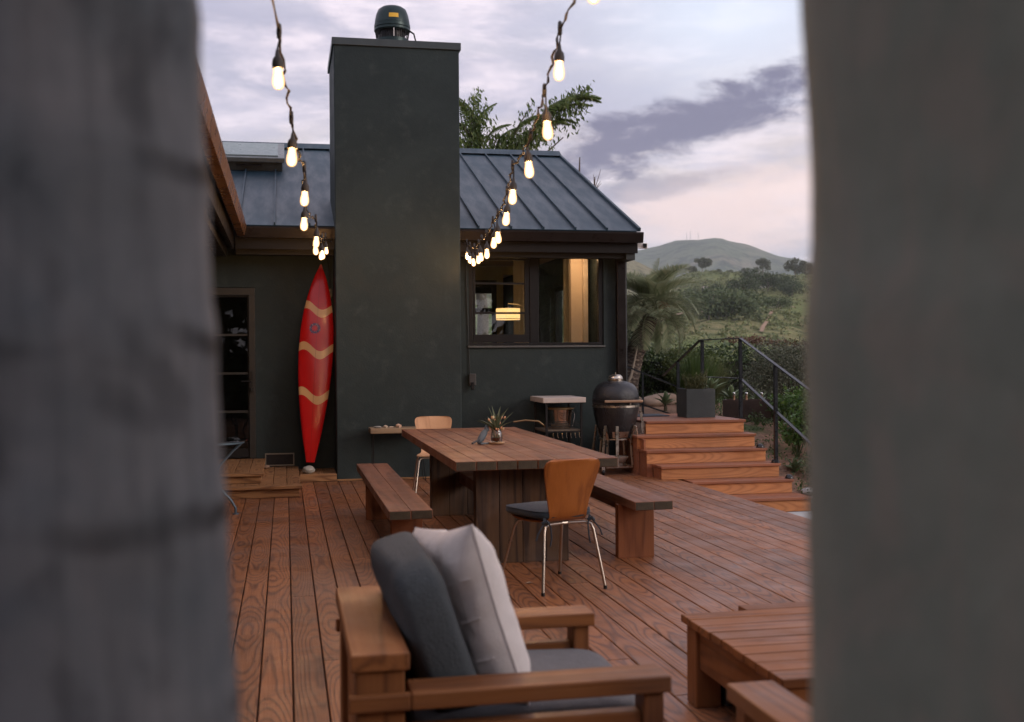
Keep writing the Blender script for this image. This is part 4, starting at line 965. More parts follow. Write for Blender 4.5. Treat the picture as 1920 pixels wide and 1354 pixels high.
# ------------------------------------------------------------------ serving cart
ct = thing('serving_cart', 'black steel cart with pale concrete top against dark wall', 'cart', (3.33, 13.65, 0))
kx0, kx1, ky0, ky1 = 3.075, 3.615, 13.30, 14.04
MB().box(kx0, kx1, ky0, ky1, .888, .952).build('top_slab', CONC, ct, bev=.006)
lx = (kx0+.05, kx1-.05); ly = (ky0+.04, ky1-.08)
for a in lx:
    for b_ in ly: MB().box(a-.0125, a+.0125, b_-.0125, b_+.0125, .045, .887).build('leg', BLACKM, ct)
for zz, nm in ((.555, 'shelf'), (.21, 'lower_shelf')):
    MB().box(lx[0]-.012, lx[1]+.012, ly[0]+.013, ly[1]-.013, zz-.028, zz).build(nm, mat('weathered_shelf_wood', (.12, .095, .07), .8, 0, .3, 12), ct, bev=.003)
    rl_ = MB()
    for b_ in ly: rl_.box(lx[0]+.013, lx[1]-.013, b_-.008, b_+.008, zz-.03, zz-.014)
    rl_.build('shelf_rail', BLACKM, ct)
gr_ = MB()
for zz in (.60, .63, .655): gr_.box(lx[0]+.013, lx[1]-.013, ly[0]-.003, ly[0]+.003, zz-.003, zz+.003)
gr_.build('guard_rail', BLACKM, ct)
for a in lx:
    for b_ in ly: MB().lathe([(0, -.022), (.022, -.022), (.022, .022), (0, .022)], 14).xf(Matrix.Translation((a, b_, .022)) @ Matrix.Rotation(math.pi/2, 4, 'Y') @ Matrix.Scale(.8, 4, (0, 0, 1))).build('wheel', BLACKM, ct)
hk = MB()
for i in range(7): xx = lx[0]+.08+i*.055; hk.tube([(xx, ly[0]-.016, .52), (xx, ly[0]-.02, .47+.01*(i % 3)), (xx+.008, ly[0]-.022, .455)], .003, 5)
hk.build('hook', STEEL, ct)
MB().tube([(lx[0]-.01, 13.36, .60), (lx[0]-.10, 13.34, .665), (lx[0]-.13, 13.34, .67), (lx[0]-.26, 13.36, .68), (lx[0]-.40, 13.40, .66)], .011, 8).build('handle', mat('bronze_tube', (.22, .15, .08), .4, .7), ct, smooth=True)
bk = thing('steel_bucket', 'shiny steel bucket with tan lid standing on the cart shelf', 'bucket', (3.37, 13.60, .556))
BS = mat('bucket_steel', (.62, .54, .46), .18, 1.0, .08, 6)
MB().lathe([(0, 0), (.118, 0), (.122, .012), (.150, .235), (.153, .24), (.147, .24), (.117, .012), (0, .006)], 36).build('body', BS, bk, local=True, smooth=True)
MB().lathe([(0, .2415), (.168, .2415), (.176, .255), (.172, .262), (0, .262)], 36).build('lid', mat('tan_tray', (.30, .23, .13), .4, .2), bk, local=True, smooth=True)
MB().tube([(.155, -.02, .22), (.168, -.04, .16), (.14, -.06, .05), (.13, -.06, .03)], .005, 6).build('handle', BS, bk, local=True, smooth=True)
bs = thing('wicker_basket', 'tan woven basket with dark slots lying on the lower cart shelf', 'basket', (3.42, 13.56, .211), R(-15))
q = superq(.165, .12, .095, .8, .9, 32, 16)
for p in q.v: p.z = p.z*(.8 if p.z < 0 else 1) + .076; p.z -= .12*max(0, p.x)*.6
merged(q).build('body', mat('tan_wicker', (.42, .30, .17), .8, 0, .3, 25, .6, 90), bs, local=True, smooth=True)
for i in range(6):
    a = -1.1+i*.36; mb = MB(); mb.box(-.008, .008, -.004, .004, -.028, .028)
    mb.xf(Matrix.Translation((-.05+i*.028, -.098, .115-.004*i)) @ Matrix.Rotation(-.35, 4, 'X')).build('slot', BLACKM, bs, local=True)

# ------------------------------------------------------------------ kamado grill
kg = thing('kamado_grill', 'black dimpled ceramic egg grill on wheeled steel stand', 'grill', (4.03, 13.42, 0))
def ceramic():
    m = D.materials.new('black_dimpled_ceramic'); m.use_nodes = True; t = NT(m.node_tree); b = t.n['Principled BSDF']
    o = t.new('ShaderNodeTexCoord').outputs['Object']; b.inputs['Base Color'].default_value = (.014, .015, .018, 1)
    b.inputs['Roughness'].default_value = .27; vo = t.new('ShaderNodeTexVoronoi'); vo.inputs['Scale'].default_value = 75; t.link(o, vo.inputs['Vector'])
    bp = t.new('ShaderNodeBump'); bp.inputs['Strength'].default_value = .7; bp.inputs['Distance'].default_value = .006; t.link(vo.outputs[0], bp.inputs['Height']); t.link(bp.outputs[0], b.inputs['Normal']); return m
CER = ceramic()
MB().lathe([(0, .435), (.17, .435), (.195, .45), (.225, .54), (.255, .64), (.275, .73), (.285, .80), (.286, .822)], 48).build('base', CER, kg, local=True, smooth=True)
MB().lathe([(.287, .822), (.293, .824), (.293, .848), (.287, .850)], 48).build('lower_band', STEEL, kg, local=True, smooth=True)
MB().lathe([(.284, .852), (.288, .858), (.288, .872), (.284, .876)], 48).build('gasket', mat('felt_gasket', (.02, .02, .02), .9), kg, local=True)
MB().lathe([(.287, .878), (.292, .880), (.292, .918), (.287, .920)], 48).build('upper_band', BLACKM, kg, local=True, smooth=True)
MB().lathe([(.288, .921), (.290, .94), (.288, .97), (.275, 1.02), (.250, 1.07), (.210, 1.11), (.155, 1.135), (.10, 1.147), (.0, 1.149)], 48).build('dome', CER, kg, local=True, smooth=True)
cap = MB().lathe([(.085, 1.146), (.093, 1.150), (.094, 1.178), (.086, 1.186), (.084, 1.20), (.06, 1.222), (.0, 1.232)], 32).build('vent_cap', STEEL, kg, local=True, smooth=True)
MB().lathe([(0, 0), (.006, 0), (.006, .02), (0, .02)], 8, (0, 0, 1.231)).lathe([(0, -.02), (.012, -.015), (.012, .015), (0, .02)], 10, (.04, -.10, 1.135)).build('cap_knob', STEEL, kg, local=True)
MB().beam((-.235, -.315, .903), (.25, -.315, .903), .028, .030).build('handle', mat('bronze_handle', (.40, .27, .18), .35, .6), kg, local=True, bev=.006)
MB().beam((-.17, -.30, .903), (-.17, -.235, .903), .02, .012).beam((.17, -.30, .903), (.17, -.235, .903), .02, .012).build('handle_bracket', STEEL, kg, local=True)
MB().beam((.10, -.292, .845), (.10, -.292, .885), .016, .014).build('latch', STEEL, kg, local=True)
dd = MB()
for i in range(8):
    a0, a1 = R(-90-28+i*7), R(-90-28+(i+1)*7); 
    dd.add([(r_*math.cos(a), r_*math.sin(a), z) for z, r_ in ((.45, .204), (.525, .228)) for a in (a0, a1)], [(0, 1, 3, 2)])
dd.build('draft_door', STEEL, kg, local=True)
MB().box(-.085, -.02, -.2285, -.222, .468, .478).box(-.085, -.02, -.2315, -.2255, .492, .502).build('draft_slot', BLACKM, kg, local=True)
for a in (R(225), R(315), R(45), R(135), R(255)):
    c0, s0 = math.cos(a), math.sin(a); ft = 1 if a != R(255) else 0
    if ft:
        MB().beam((.268*c0, .268*s0, .60), (.205*c0, .205*s0, .425), .026, .018, (c0, s0, 0)).beam((.205*c0, .205*s0, .425), (.235*c0, .235*s0, .10), .026, .022, (c0, s0, 0)).build('cradle', STEEL, kg, local=True)
        lg = MB().beam((.275*c0, .275*s0, .595), (.345*c0, .345*s0, .17), .028, .020, (c0, s0, 0)).beam((.345*c0, .345*s0, .17), (.335*c0, .335*s0, .085), .028, .02, (c0, s0, 0)).build('leg', STEEL, kg, local=True)
        cs = MB().lathe([(0, -.014), (.034, -.014), (.036, 0), (.034, .014), (0, .014)], 18).xf(Matrix.Translation((.335*c0, .335*s0, .036)) @ Matrix.Rotation(math.pi/2, 4, 'Y')).build('caster', BLACKM, kg, local=True)
        MB().box(-.022, .022, -.016, .016, .0, .05).xf(Matrix.Translation(Vector((0, 0, .012)))).build('caster_fork', STEEL, cs, local=True, bev=.004)
    else:
        MB().beam((-.075, -.30, .60), (-.08, -.32, .10), .034, .02, (0, 1, 0)).build('front_post', STEEL, kg, local=True)
fq = [(.235*math.cos(R(a)), .235*math.sin(R(a)), .09) for a in (225, 315, 45, 135)]
frm = MB()
for i in range(4): frm.beam(fq[i], fq[(i+1) % 4], .022, .024)
for z in (.43,): frm.lathe([(.20, z-.008), (.214, z-.008), (.214, z+.008), (.20, z+.008)], 40)
frm.build('stand_frame', STEEL, kg, local=True)
MB().beam((.315, -.02, .78), (.34, -.02, .62), .03, .02, (0, 1, 0)).beam((.34, -.02, .62), (.36, -.02, .45), .05, .02, (0, 1, 0)).build('side_shelf_bracket', STEEL, kg, local=True)
bo = MB().lathe([(0, .0), (.075, .0), (.08, .03), (.105, .045), (.145, .10), (.148, .108), (.140, .106), (.10, .055), (0, .045)], 36, (3.99+.03, 13.36, .102)).build('drip_bowl', mat('white_enamel', (.58, .53, .47), .3, 0, .06, 8), None, smooth=True)
tag(bo, 'white enamel bowl on the bottom frame of the grill stand', 'bowl')

# ------------------------------------------------------------------ garden stairs
gs = thing('garden_stairs', 'wide wooden stairs with reddish treads rising to the garden landing', 'stairs', (5.0, 12.6, 0))
steps = [(-.16, 11.78, 4.575, 5.86), (0.0, 12.20, 4.575, 5.83), (.16, 12.49, 4.30, 5.80), (.32, 12.79, 4.22, 5.765), (.48, 13.06, 4.19, 5.74)]
TM = .032
for i, (z, y, xa, xb) in enumerate(steps):
    ny = steps[i+1][1] if i+1 < len(steps) else 13.33
    dep = ny+.025-y; h_ = dep/2
    MB().box(xa, xb, y, y+h_-.003, z-TM, z).build('tread_board', STAIRT, gs, bev=.005)
    MB().box(xa, xb, y+h_+.003, ny+.024, z-TM, z).build('tread_board', STAIRT, gs, bev=.005)
    MB().box(xa+.012, xb-.012, y+.028, y+.052, z-.160, z-TM-.001).build('riser', STAIRR, gs, bev=.002, seg=1)
    if 0 < i: MB().box(xa+.012, xa+.036, y+.053, ny+.02, -.02 if i > 1 else z-.160, z-TM-.001).build('side_board', STAIRT, gs)
    MB().box(xb-.036, xb-.012, y+.053, ny+.02, z-.30, z-TM-.001).build('side_board', STAIRT, gs)
ly0, ly1 = 13.33, 15.05; nb = 12; bwid = (ly1-ly0)/nb
for i in range(nb):
    MB().box(4.40, 5.72, ly0+i*bwid+.002, ly0+(i+1)*bwid-.003, .64-TM, .64).build('landing_board', STAIRT, gs, bev=.004, seg=1)
MB().box(4.40, 5.70, ly0+.028, ly0+.052, .481, .64-TM-.001).build('riser', STAIRR, gs, bev=.002, seg=1)
MB().box(5.68, 5.70, ly0+.053, ly1, .30, .64-TM-.001).build('side_board', STAIRT, gs)
MB().box(4.24, 4.262, 12.95, 14.05, -.03, .445).build('side_board', STAIRT, gs)
MB().box(4.236, 4.309, 12.825, 12.842, -.02, .158).build('riser', STAIRT, gs)
MB().box(4.205, 4.23, 13.095, 13.112, -.02, .318).build('riser', STAIRT, gs)
dm = tag(MB().box(4.48, 5.05, 14.32, 14.78, .642, .656).build('door_mat', mat('slate_mat', (.085, .095, .11), .9, 0, .15, 30, .4, 200), None), 'flat slate grey mat on the landing behind the grill', 'mat')
for i, (x, y, z) in enumerate([(5.70, 12.86, .32), (5.76, 12.56, .16), (5.80, 12.27, 0.0)]):
    s = thing('step_light', ['black dome step light on the upper tread, with pale reflection', 'black dome step light at the foot of the handrail post', 'black dome step light on the lowest visible tread beside white stones'][i], 'step light', (x, y, z), 0, 'dome lights on the stair ends')
    MB().lathe([(.05, .001), (.049, .012), (.040, .032), (.022, .046), (0, .05)], 24).build('dome', mat('glossy_black_dome', (.012, .012, .014), .18), s, local=True, smooth=True)
    MB().lathe([(0, .0005), (.056, .0005), (.056, .006), (0, .006)], 24).build('base', BLACKM, s, local=True)

# ------------------------------------------------------------------ railings
rail = thing('stair_railing', 'black flat steel railing with sloping handrails on the garden stairs', 'railing', (5.74, 13.6, 0))
RX = 5.755; RM = mat('satin_black_rail', (.020, .024, .030), .32, .5, .15, 10)
p1, p2, pe = Vector((RX, 13.58, 1.675)), Vector((RX, 12.51, 1.335)), Vector((RX, 11.2, .92))
m1, m2, me_ = Vector((RX, 13.58, 1.155)), Vector((RX, 12.51, .775)), Vector((RX, 11.2, .31))
b1 = Vector((RX, 15.0, 1.675)); bm1 = Vector((RX, 15.0, 1.155)); b2 = Vector((RX, 15.95, 1.36)); b3 = Vector((RX, 16.6, 1.15))
def rbar(a, b_): MB().beam(a, b_, .045, .012).build('handrail', RM, rail, bev=.002, seg=1)
rbar(p1, p1+(pe-p1)*1.0); rbar(m1, me_); rbar(p1+Vector((0, .0, .0)), b1); rbar(m1, bm1); rbar(b1, b3)
for (y, z0_, z1_) in ((13.58, .46, 1.667), (12.53, .161, 1.333), (11.3, -.16, .94), (14.93, .50, 1.667), (15.93, .40, 1.36)):
    MB().box(RX-.02, RX+.02, y-.02, y+.02, z0_, z1_).build('post', RM, rail)
grl = thing('garden_railing', 'thin black railing on the lower garden path behind the grill', 'railing', (5.3, 16, .6))
for dz, dz2 in ((0, 0), (-.49, -.44)):
    MB().beam((4.9, 16.0, 1.33+dz), (5.95, 16.0, .92+dz2), .02, .022).build('rail', RM, grl)
for xx, zz in ((5.225, 1.19), (5.9, .93), (4.93, 1.31)): MB().box(xx-.014, xx+.014, 15.986, 16.014, gz(xx, 16)-.05, zz).build('post', RM, grl)

# ------------------------------------------------------------------ planter, trough, pot
pl = thing('cube_planter', 'square dark slate grey planter on the stair landing', 'planter', (5.34, 14.09, .641))
PLM = stucco('slate_planter', (.034, .042, .045), (.070, .082, .083), (.20, .215, .21))
a_ = .197; dpt = .18
po = MB()
po.box(-a_, a_, -dpt, dpt, 0, .04); po.box(-a_, a_, -dpt, -dpt+.03, .04, .375); po.box(-a_, a_, dpt-.03, dpt, .04, .375); po.box(-a_, -a_+.03, -dpt+.03, dpt-.03, .04, .375); po.box(a_-.03, a_, -dpt+.03, dpt-.03, .04, .375)
po.build('pot', PLM, pl, local=True)
MB().box(-a_+.031, a_-.031, -dpt+.031, dpt-.031, .30, .335).build('potting_soil', SOIL, pl, local=True)
tr_ = thing('metal_trough', 'rusty brown metal trough planter right of the stairs', 'planter', (6.62, 15.15, gz(6.5, 15.2)-.0), R(-28))
RST = mat('rusted_dark_steel', (.045, .030, .024), .65, .3, .35, 9)
tq = MB(); L_, B_ = .42, .22
tq.box(-L_, L_, -B_, -B_+.01, 0, .30); tq.box(-L_, L_, B_-.01, B_, 0, .30); tq.box(-L_, -L_+.01, -B_+.01, B_-.01, 0, .30); tq.box(L_-.01, L_, -B_+.01, B_-.01, 0, .30)
tq.build('body', RST, tr_, local=True)
MB().box(-L_+.011, L_-.011, -B_+.011, B_-.011, .22, .27).build('white_gravel', mat('pale_gravel', (.55, .53, .50), .9, 0, .2, 60, .5, 80), tr_, local=True)
for i, (x, y) in enumerate([(6.38, 15.30), (6.53, 15.20), (6.72, 15.10)]):
    s = thing('water_spout', ['copper tube with shiny cap at the far end of the trough', 'copper tube with shiny cap in the middle of the trough', 'copper tube with shiny cap at the near end of the trough'][i], 'spout', (x, y, tr_.location.z+.271), 0, 'copper tubes in the trough')
    MB().lathe([(0, 0), (.016, 0), (.016, .085), (0, .085)], 14).build('tube', mat('dull_copper', (.40, .24, .16), .35, .9), s, local=True, smooth=True)
    MB().lathe([(0, .086), (.020, .086), (.022, .10), (.020, .125), (.010, .132), (0, .133)], 16).build('cap', mat('chrome_cap', (.8, .8, .8), .1, 1.0, .03), s, local=True, smooth=True)
tp = thing('terracotta_pot', 'orange terracotta pot beside the metal trough', 'pot', (7.02, 15.42, gz(7.02, 15.42)))
TC = mat('terracotta', (.50, .19, .10), .75, 0, .15, 12)
MB().lathe([(0, 0), (.10, 0), (.125, .12), (.14, .20), (.12, .20), (.10, .05), (0, .03)], 28).build('body', TC, tp, local=True, smooth=True)
MB().lathe([(.1405, .20), (.152, .20), (.152, .24), (.128, .24), (.121, .20)], 28).build('rim', TC, tp, local=True, smooth=True)

# ------------------------------------------------------------------ bistro table at far left
bt = thing('bistro_table', 'round glass bistro table with curved blue metal legs, left edge', 'table', (-.70, 10.75, 0))
MB().lathe([(0, .693), (.345, .693), (.35, .698), (.345, .703), (0, .703)], 48).build('glass_top', glassmat('green_table_glass', (.62, .80, .74), 1.6), bt, local=True, smooth=True)
BM_ = mat('blue_grey_metal', (.10, .15, .20), .4, .4, .15, 10)
MB().lathe([(.30, .672), (.32, .672), (.32, .690), (.30, .690)], 40).build('ring', BM_, bt, local=True)
for a in (R(8), R(128), R(248)):
    c0, s0 = math.cos(a), math.sin(a)
    p = [(.30*c0, .30*s0, .672), (.22*c0, .22*s0, .60), (.09*c0, .09*s0, .46), (.06*c0, .06*s0, .36), (.10*c0, .10*s0, .24), (.19*c0, .19*s0, .14), (.235*c0, .235*s0, .06), (.235*c0, .235*s0, .012)]
    lg = MB().tube(p, .012, 8).build('leg', BM_, bt, local=True, smooth=True)
    MB().lathe([(0, 0), (.03, 0), (.03, .012), (0, .012)], 12, (.235*c0, .235*s0, 0)).xf(Matrix.Translation(-lg.location)).build('foot', BM_, lg, local=True)

# ------------------------------------------------------------------ armchairs
def armchair(label, loc, rz):
    """faces local +X; width along Y"""
    a = thing('armchair', label, 'armchair', (*loc, 0), rz, 'wooden lounge chairs')
    def bx(nm, m, *c, bev=.005): return MB().box(*c).build(nm, m, a, local=True, bev=bev)
    bx('back_cap', FURNY, 0, .150, -.44, .425, .655, .70)
    bx('back_post', FURNZ, .012, .138, -.425, -.30, 0, .654); bx('back_post', FURNZ, .012, .138, .30, .41, 0, .654)
    bx('back_panel', FURNY, .03, .115, -.299, .299, .20, .654)
    for s in (-1, 1):
        y0, y1 = (-.455, -.325) if s < 0 else (.30, .43)
        if s < 0:
            bx('arm', FURNX, .152, .845, y0, y1, .556, .60); bx('arm_strip', FURNX, -.006, .151, y0, -.428, .556, .599)
        else:
            bx('arm', FURNX, .152, .845, y0, y1, .556, .60); bx('arm_strip', FURNX, .0, .151, .413, y1, .556, .599)
        yy0, yy1 = (-.435, -.345) if s < 0 else (.32, .41)
        bx('front_leg', FURNZ, .775, .83, yy0, yy1, 0, .555)
        bx('side_panel', FURNX, .15, .773, yy0+.02, yy1-.02, .22, .50)
        bx('side_rail', FURNX, .15, .773, yy0+.015, yy1-.015, .02 if False else .12, .205)
    bx('front_rail', FURNY, .77, .82, -.344, .319, .18, .30)
    for i in range(6): bx('seat_slat', FURNY, .16+i*.102, .16+i*.102+.085, -.344, .319, .302, .325, bev=.003)
    return a
A1 = (.155, 3.285)
ac = armchair('wooden armchair in front with grey cushion and white pillow', A1, 0)
def seat_cushion(label, loc, rz):
    q = superq(.335, .312, .062, .35, .22, 56, 20)
    for p in q.v: p.z += .004*mnoise.noise(p*6) + .012*(1-(p.x/.345)**2)*(1 if p.z > 0 else 0)
    o = merged(q).build('seat_cushion', CUSH, None, smooth=True); o.location = loc; o.rotation_euler = (0, 0, rz)
    return tag(o, label, 'cushion', 'grey seat cushions')
seat_cushion('flat grey seat cushion in the front wooden armchair', (A1[0]+.155+.345+.015, A1[1]-.012, .372), 0)
def pillow(w_, h_, th, pinch, n=36):
    vs = []; fs = []
    for side in (1, -1):
        for j in range(n+1):
            for i in range(n+1):
                u, v = -1+2*i/n, -1+2*j/n
                f = ((1-u**4)*(1-v**4))**.55
                x = u*w_/2*(1-pinch*(1-v*v)*abs(u)**3*.9 if False else 1-pinch*(1-abs(v))*abs(u)); y = v*h_/2*(1-pinch*(1-abs(u))*abs(v))
                wr = .010*mnoise.noise(Vector((u*2.5, v*2.5, side*3)))+.007*mnoise.noise(Vector((u*7, v*5, side*5)))
                vs.append(Vector((x, y, side*(th/2*f + (wr if f > .1 else 0)+.0015))))
        o = (0 if side == 1 else (n+1)**2)
        for j in range(n):
            for i in range(n):
                a = o+j*(n+1)+i; q_ = (a, a+1, a+n+2, a+n+1); fs.append(q_ if side == 1 else q_[::-1])
    N2 = (n+1)**2
    ring = [j*(n+1) for j in range(n+1)]; ring2 = [j*(n+1)+n for j in range(n+1)]
    for rg_ in (ring, ring2, list(range(n+1)), [n*(n+1)+i for i in range(n+1)]):
        for k in range(n): fs.append((rg_[k], rg_[k+1], rg_[k+1]+N2, rg_[k]+N2))
    return MB().add(vs, fs)
# back cushion : upright soft block leaning on the back
q = superq(.080, .325, .245, .40, .38, 48, 32)
for p in q.v:
    p.z += .016*mnoise.noise(p*4); p.x += .006*mnoise.noise(p*14) + .012*mnoise.noise(p*5+Vector((3, 0, 0)))
bc = merged(q).build('back_cushion', CUSHD, None, smooth=True, center=False)
bc.location = (A1[0]+.238, A1[1]+.02, .445+.220); bc.rotation_euler = (0, R(-17), R(2))
tag(bc, 'plump slate grey back cushion leaning on the front armchair back', 'cushion')
pw_ = thing('throw_pillow', 'white linen throw pillow with stitched seams leaning on the slate cushion', 'pillow', (A1[0]+.365, A1[1]-.03, .705))
pw_.rotation_euler = (0, 0, R(7))
pm = pillow(.50, .52, .17, .07)
Mp = Matrix.Rotation(R(-15), 4, 'Y') @ Matrix.Rotation(R(7), 4, 'Z') @ Matrix(((0, 0, 1, 0), (1, 0, 0, 0), (0, 1, 0, 0), (0, 0, 0, 1))) @ Matrix.Rotation(R(-7), 4, 'Z')
pm.xf(Mp); pm.build('cover', LINEN, pw_, local=True, smooth=True)
def pil_pt(u, v, side=-1, lift=.002):
    f = max(0, (1-u**4)*(1-v**4))**.55
    return Mp @ Vector((u*.25*(1-.07*(1-abs(v))*abs(u)), v*.26*(1-.07*(1-abs(u))*abs(v)), side*(.085*f+lift+.003)))
sm_ = MB()
for v in (-.42, .02, .45): sm_.tube([pil_pt(u, v+.02*math.sin(u*4)) for u in np.linspace(-.93, .93, 30)], .0022, 5)
sm_.tube([pil_pt(-1+0*u, u, 1, -.002) for u in np.linspace(-1, 1, 30)], .004, 6)
sm_.build('seam', LINEN, pw_, local=True, smooth=True)
# second armchair, mostly cut off at the lower right
ac2 = copy_tree(ac, loc=(1.545, 1.895, 0), rz=math.pi/2, label='wooden armchair cut off at the bottom right beside the coffee table')
seat_cushion('flat grey seat cushion of the cut off armchair at bottom right', (1.545, 1.895+.155+.345+.07, .372), math.pi/2)

# ------------------------------------------------------------------ coffee table
cf = thing('coffee_table', 'low slatted wooden coffee table at the right edge', 'coffee table', (2.2, 4.0, 0))
c0x, c1x, c0y, c1y, cz_ = 1.63, 2.85, 3.50, 4.50, .36
ns = 9; sw = (c1y-c0y)/ns
for i in range(ns):
    MB().box(c0x+random.uniform(-.004, .004), c1x, c0y+i*sw+.003, c0y+(i+1)*sw-.003, cz_-.032, cz_+random.uniform(-.001, .001)).build('slat', FURNX, cf, bev=.004)
MB().box(c0x+.30, c1x, c1y+.003, c1y+.10, cz_-.032, cz_).build('slat', FURNX, cf, bev=.004)
for xx in (c0x+.015, c1x-.135):
    for yy in (c0y+.02, c1y-.14): MB().box(xx, xx+.11, yy, yy+.11, 0, cz_-.033).build('leg', FURNZ, cf, bev=.005)
for xx in (c0x+.03, c1x-.07): MB().box(xx, xx+.035, c0y+.131, c1y-.141, .16, cz_-.033).build('side_rail', FURNY, cf, bev=.004)
for yy in (c0y+.035, c1y-.07): MB().box(c0x+.126, c1x-.136, yy, yy+.035, .16, cz_-.033).build('end_rail', FURNX, cf, bev=.004)
sp_ = thing('black_speaker', 'black box speaker with small white marks under the coffee table', 'speaker', (1.85, 4.42, 0), R(8))
MB().box(-.09, .09, -.07, .07, .002, .22).build('case', mat('black_plastic', (.010, .010, .011), .5), sp_, local=True, bev=.01)
WM = mat('white_print', (.6, .58, .58), .5)
MB().box(-.06, .05, -.0712, -.0702, .045, .058).build('strip', WM, sp_, local=True)
MB().box(-.045, -.02, -.0712, -.0702, .085, .105).box(-.012, .012, -.0712, -.0702, .095, .122).build('emblem', WM, sp_, local=True)

# ------------------------------------------------------------------ litter on the deck
def curl(name, label, cat, pts, r, m): return tag(MB().tube(pts, r, 6).build(name, m, None, smooth=True), label, cat)
TW = mat('dark_twig', (.035, .022, .018), .8)
curl('twig', 'thin dark curved twig lying on the deck behind the armchair', 'twig', [(1.42, 4.98, .006), (1.47, 4.93, .012), (1.55, 4.86, .007), (1.62, 4.83, .010)], [.004, .005, .004, .002], TW)
mb = MB(); mb.add([(1.49, 7.0, .004), (1.52, 6.985, .012), (1.545, 7.0, .004), (1.52, 7.02, .010)], [(0, 1, 2, 3)])
tag(mb.build('dry_leaf', mat('pale_dry_leaf', (.42, .34, .26), .8), None), 'tiny pale dry leaf on the deck between chair legs and armchair', 'leaf')
tag(MB().box(5.0, 9, 10.7, 11.55, -.36, -.285).build('concrete_pad', mat('pale_path_concrete', (.42, .42, .41), .9, 0, .1, 4), None, bev=.01), kind='structure')

# ================================================================== vegetation
def foliage(name, P, L, Wd, m, parent=None, dirs=None, droop=0.0, org=None):
    V, Fq = leaves_np(np.asarray(P, float), L, Wd, dirs, droop)
    o = np.array(org if org is not None else (W[parent.name].translation if parent else V.mean(0)))
    ob_ = mesh_np(name, V-o, Fq, m, None, tuple(o))
    if parent:
        ob_.parent = parent; ob_.location = Vector(o)-W[parent.name].translation; W[ob_.name] = Matrix.Translation(o)
    return ob_
def blobpts(n, centers, rads, shell=.55):
    centers = np.asarray(centers, float); rads = np.asarray(rads, float)
    w_ = (rads[:, 0]*rads[:, 1]*rads[:, 2]); idx = rng.choice(len(centers), n, p=w_/w_.sum())
    d = rng.normal(size=(n, 3)); d /= np.linalg.norm(d, axis=1)[:, None]
    r = shell + (1-shell)*rng.random(n)**.6
    r *= 1+.12*rng.normal(size=n)
    return centers[idx] + d*r[:, None]*rads[idx]
# ---- hedge
HG = leafmat('hedge_leaf', (.020, .046, .014), (.055, .095, .028), (.095, .135, .045), .45, .2)
hedge = thing('hedge', 'dense dark green hedge beyond the garden stairs', 'hedge', (8.5, 20.3, .55))
cs_, rs_ = [], []
for x in np.arange(5.4, 13.5, .5):
    for z in (.75, 1.25): cs_.append((x, 20.3+random.uniform(-.15, .15), z+.06*math.sin(x*3)+random.uniform(-.07, .07))); rs_.append((.48, .55, .40))
foliage('foliage', blobpts(30000, cs_, rs_, .72), .075, .55, HG, hedge)
MB().box(5.3, 13.5, 20.05, 20.55, .2, 1.35).build('branches', mat('dark_hedge_wood', (.012, .014, .008), 1), hedge)  # solid dark core box, added so the hedge can't be seen through
RED = leafmat('reddish_tip_leaf', (.10, .055, .030), (.16, .075, .045), (.09, .085, .035), .5, .2)
foliage('new_growth', blobpts(900, [(8.9, 20.1, 1.72), (9.4, 20.1, 1.68), (8.6, 20.1, 1.75), (9.8, 20.2, 1.63)], [(.4, .4, .10)]*4, .3), .06, .5, RED, hedge)
def bush(name, label, cat, loc, blobs, rads, n, L, Wd, m, group=None, dirs=None, droop=0, shell=.5, stem=True):
    b_ = thing(name, label, cat, loc, 0, group)
    c = [Vector(loc)+Vector(q_) for q_ in blobs]
    foliage('foliage', blobpts(n, c, rads, shell), L, Wd, m, b_, dirs, droop)
    if stem:
        mb = MB()
        for q_ in c: mb.tube([Vector(loc)-Vector((0, 0, .05)), (Vector(loc)*.5+q_*.5)+Vector((random.uniform(-.05, .05), 0, 0)), q_], [.02, .014, .005], 5)
        mb.build('stems', mat('brown_stem', (.06, .04, .025), .9), b_)
    return b_
DKG = leafmat('dark_bush_leaf', (.012, .032, .009), (.032, .064, .017), (.055, .09, .025), .45, .2)
YGL = leafmat('yellow_green_leaf', (.05, .08, .018), (.10, .13, .03), (.13, .15, .04), .5, .3)
bush('bush', 'dark green leafy bush behind the palm trunk and garden railing', 'bush', (6.1, 20.6, .6), [(-.5, 0, .35), (.2, .2, .5), (.7, -.1, .3), (.3, 0, .9), (-.3, .1, .8)], [(.55, .5, .5)]*5, 9000, .07, .55, DKG, shell=.6)
bush('bush', 'bright yellow green bush between palm fronds and hedge', 'bush', (7.35, 19.6, .6), [(0, 0, .35), (.25, .1, .6), (-.2, 0, .65)], [(.40, .35, .38)]*3, 4500, .06, .55, YGL, shell=.5)
GGL = leafmat('sage_shrub_leaf', (.075, .090, .058), (.135, .150, .098), (.18, .185, .13), .6, .2)
sx_, sy_ = 8.25, 17.6
bush('shrub', 'rounded sage grey shrub behind the sloping handrail', 'shrub', (sx_, sy_, gz(sx_, sy_)), [(0, 0, .35), (-.35, 0, .40), (.4, 0, .42), (.05, 0, .66), (-.2, 0, .75), (.35, .1, .72), (.8, 0, .3)], [(.42, .4, .36)]*7, 15000, .05, .35, GGL, shell=.5)
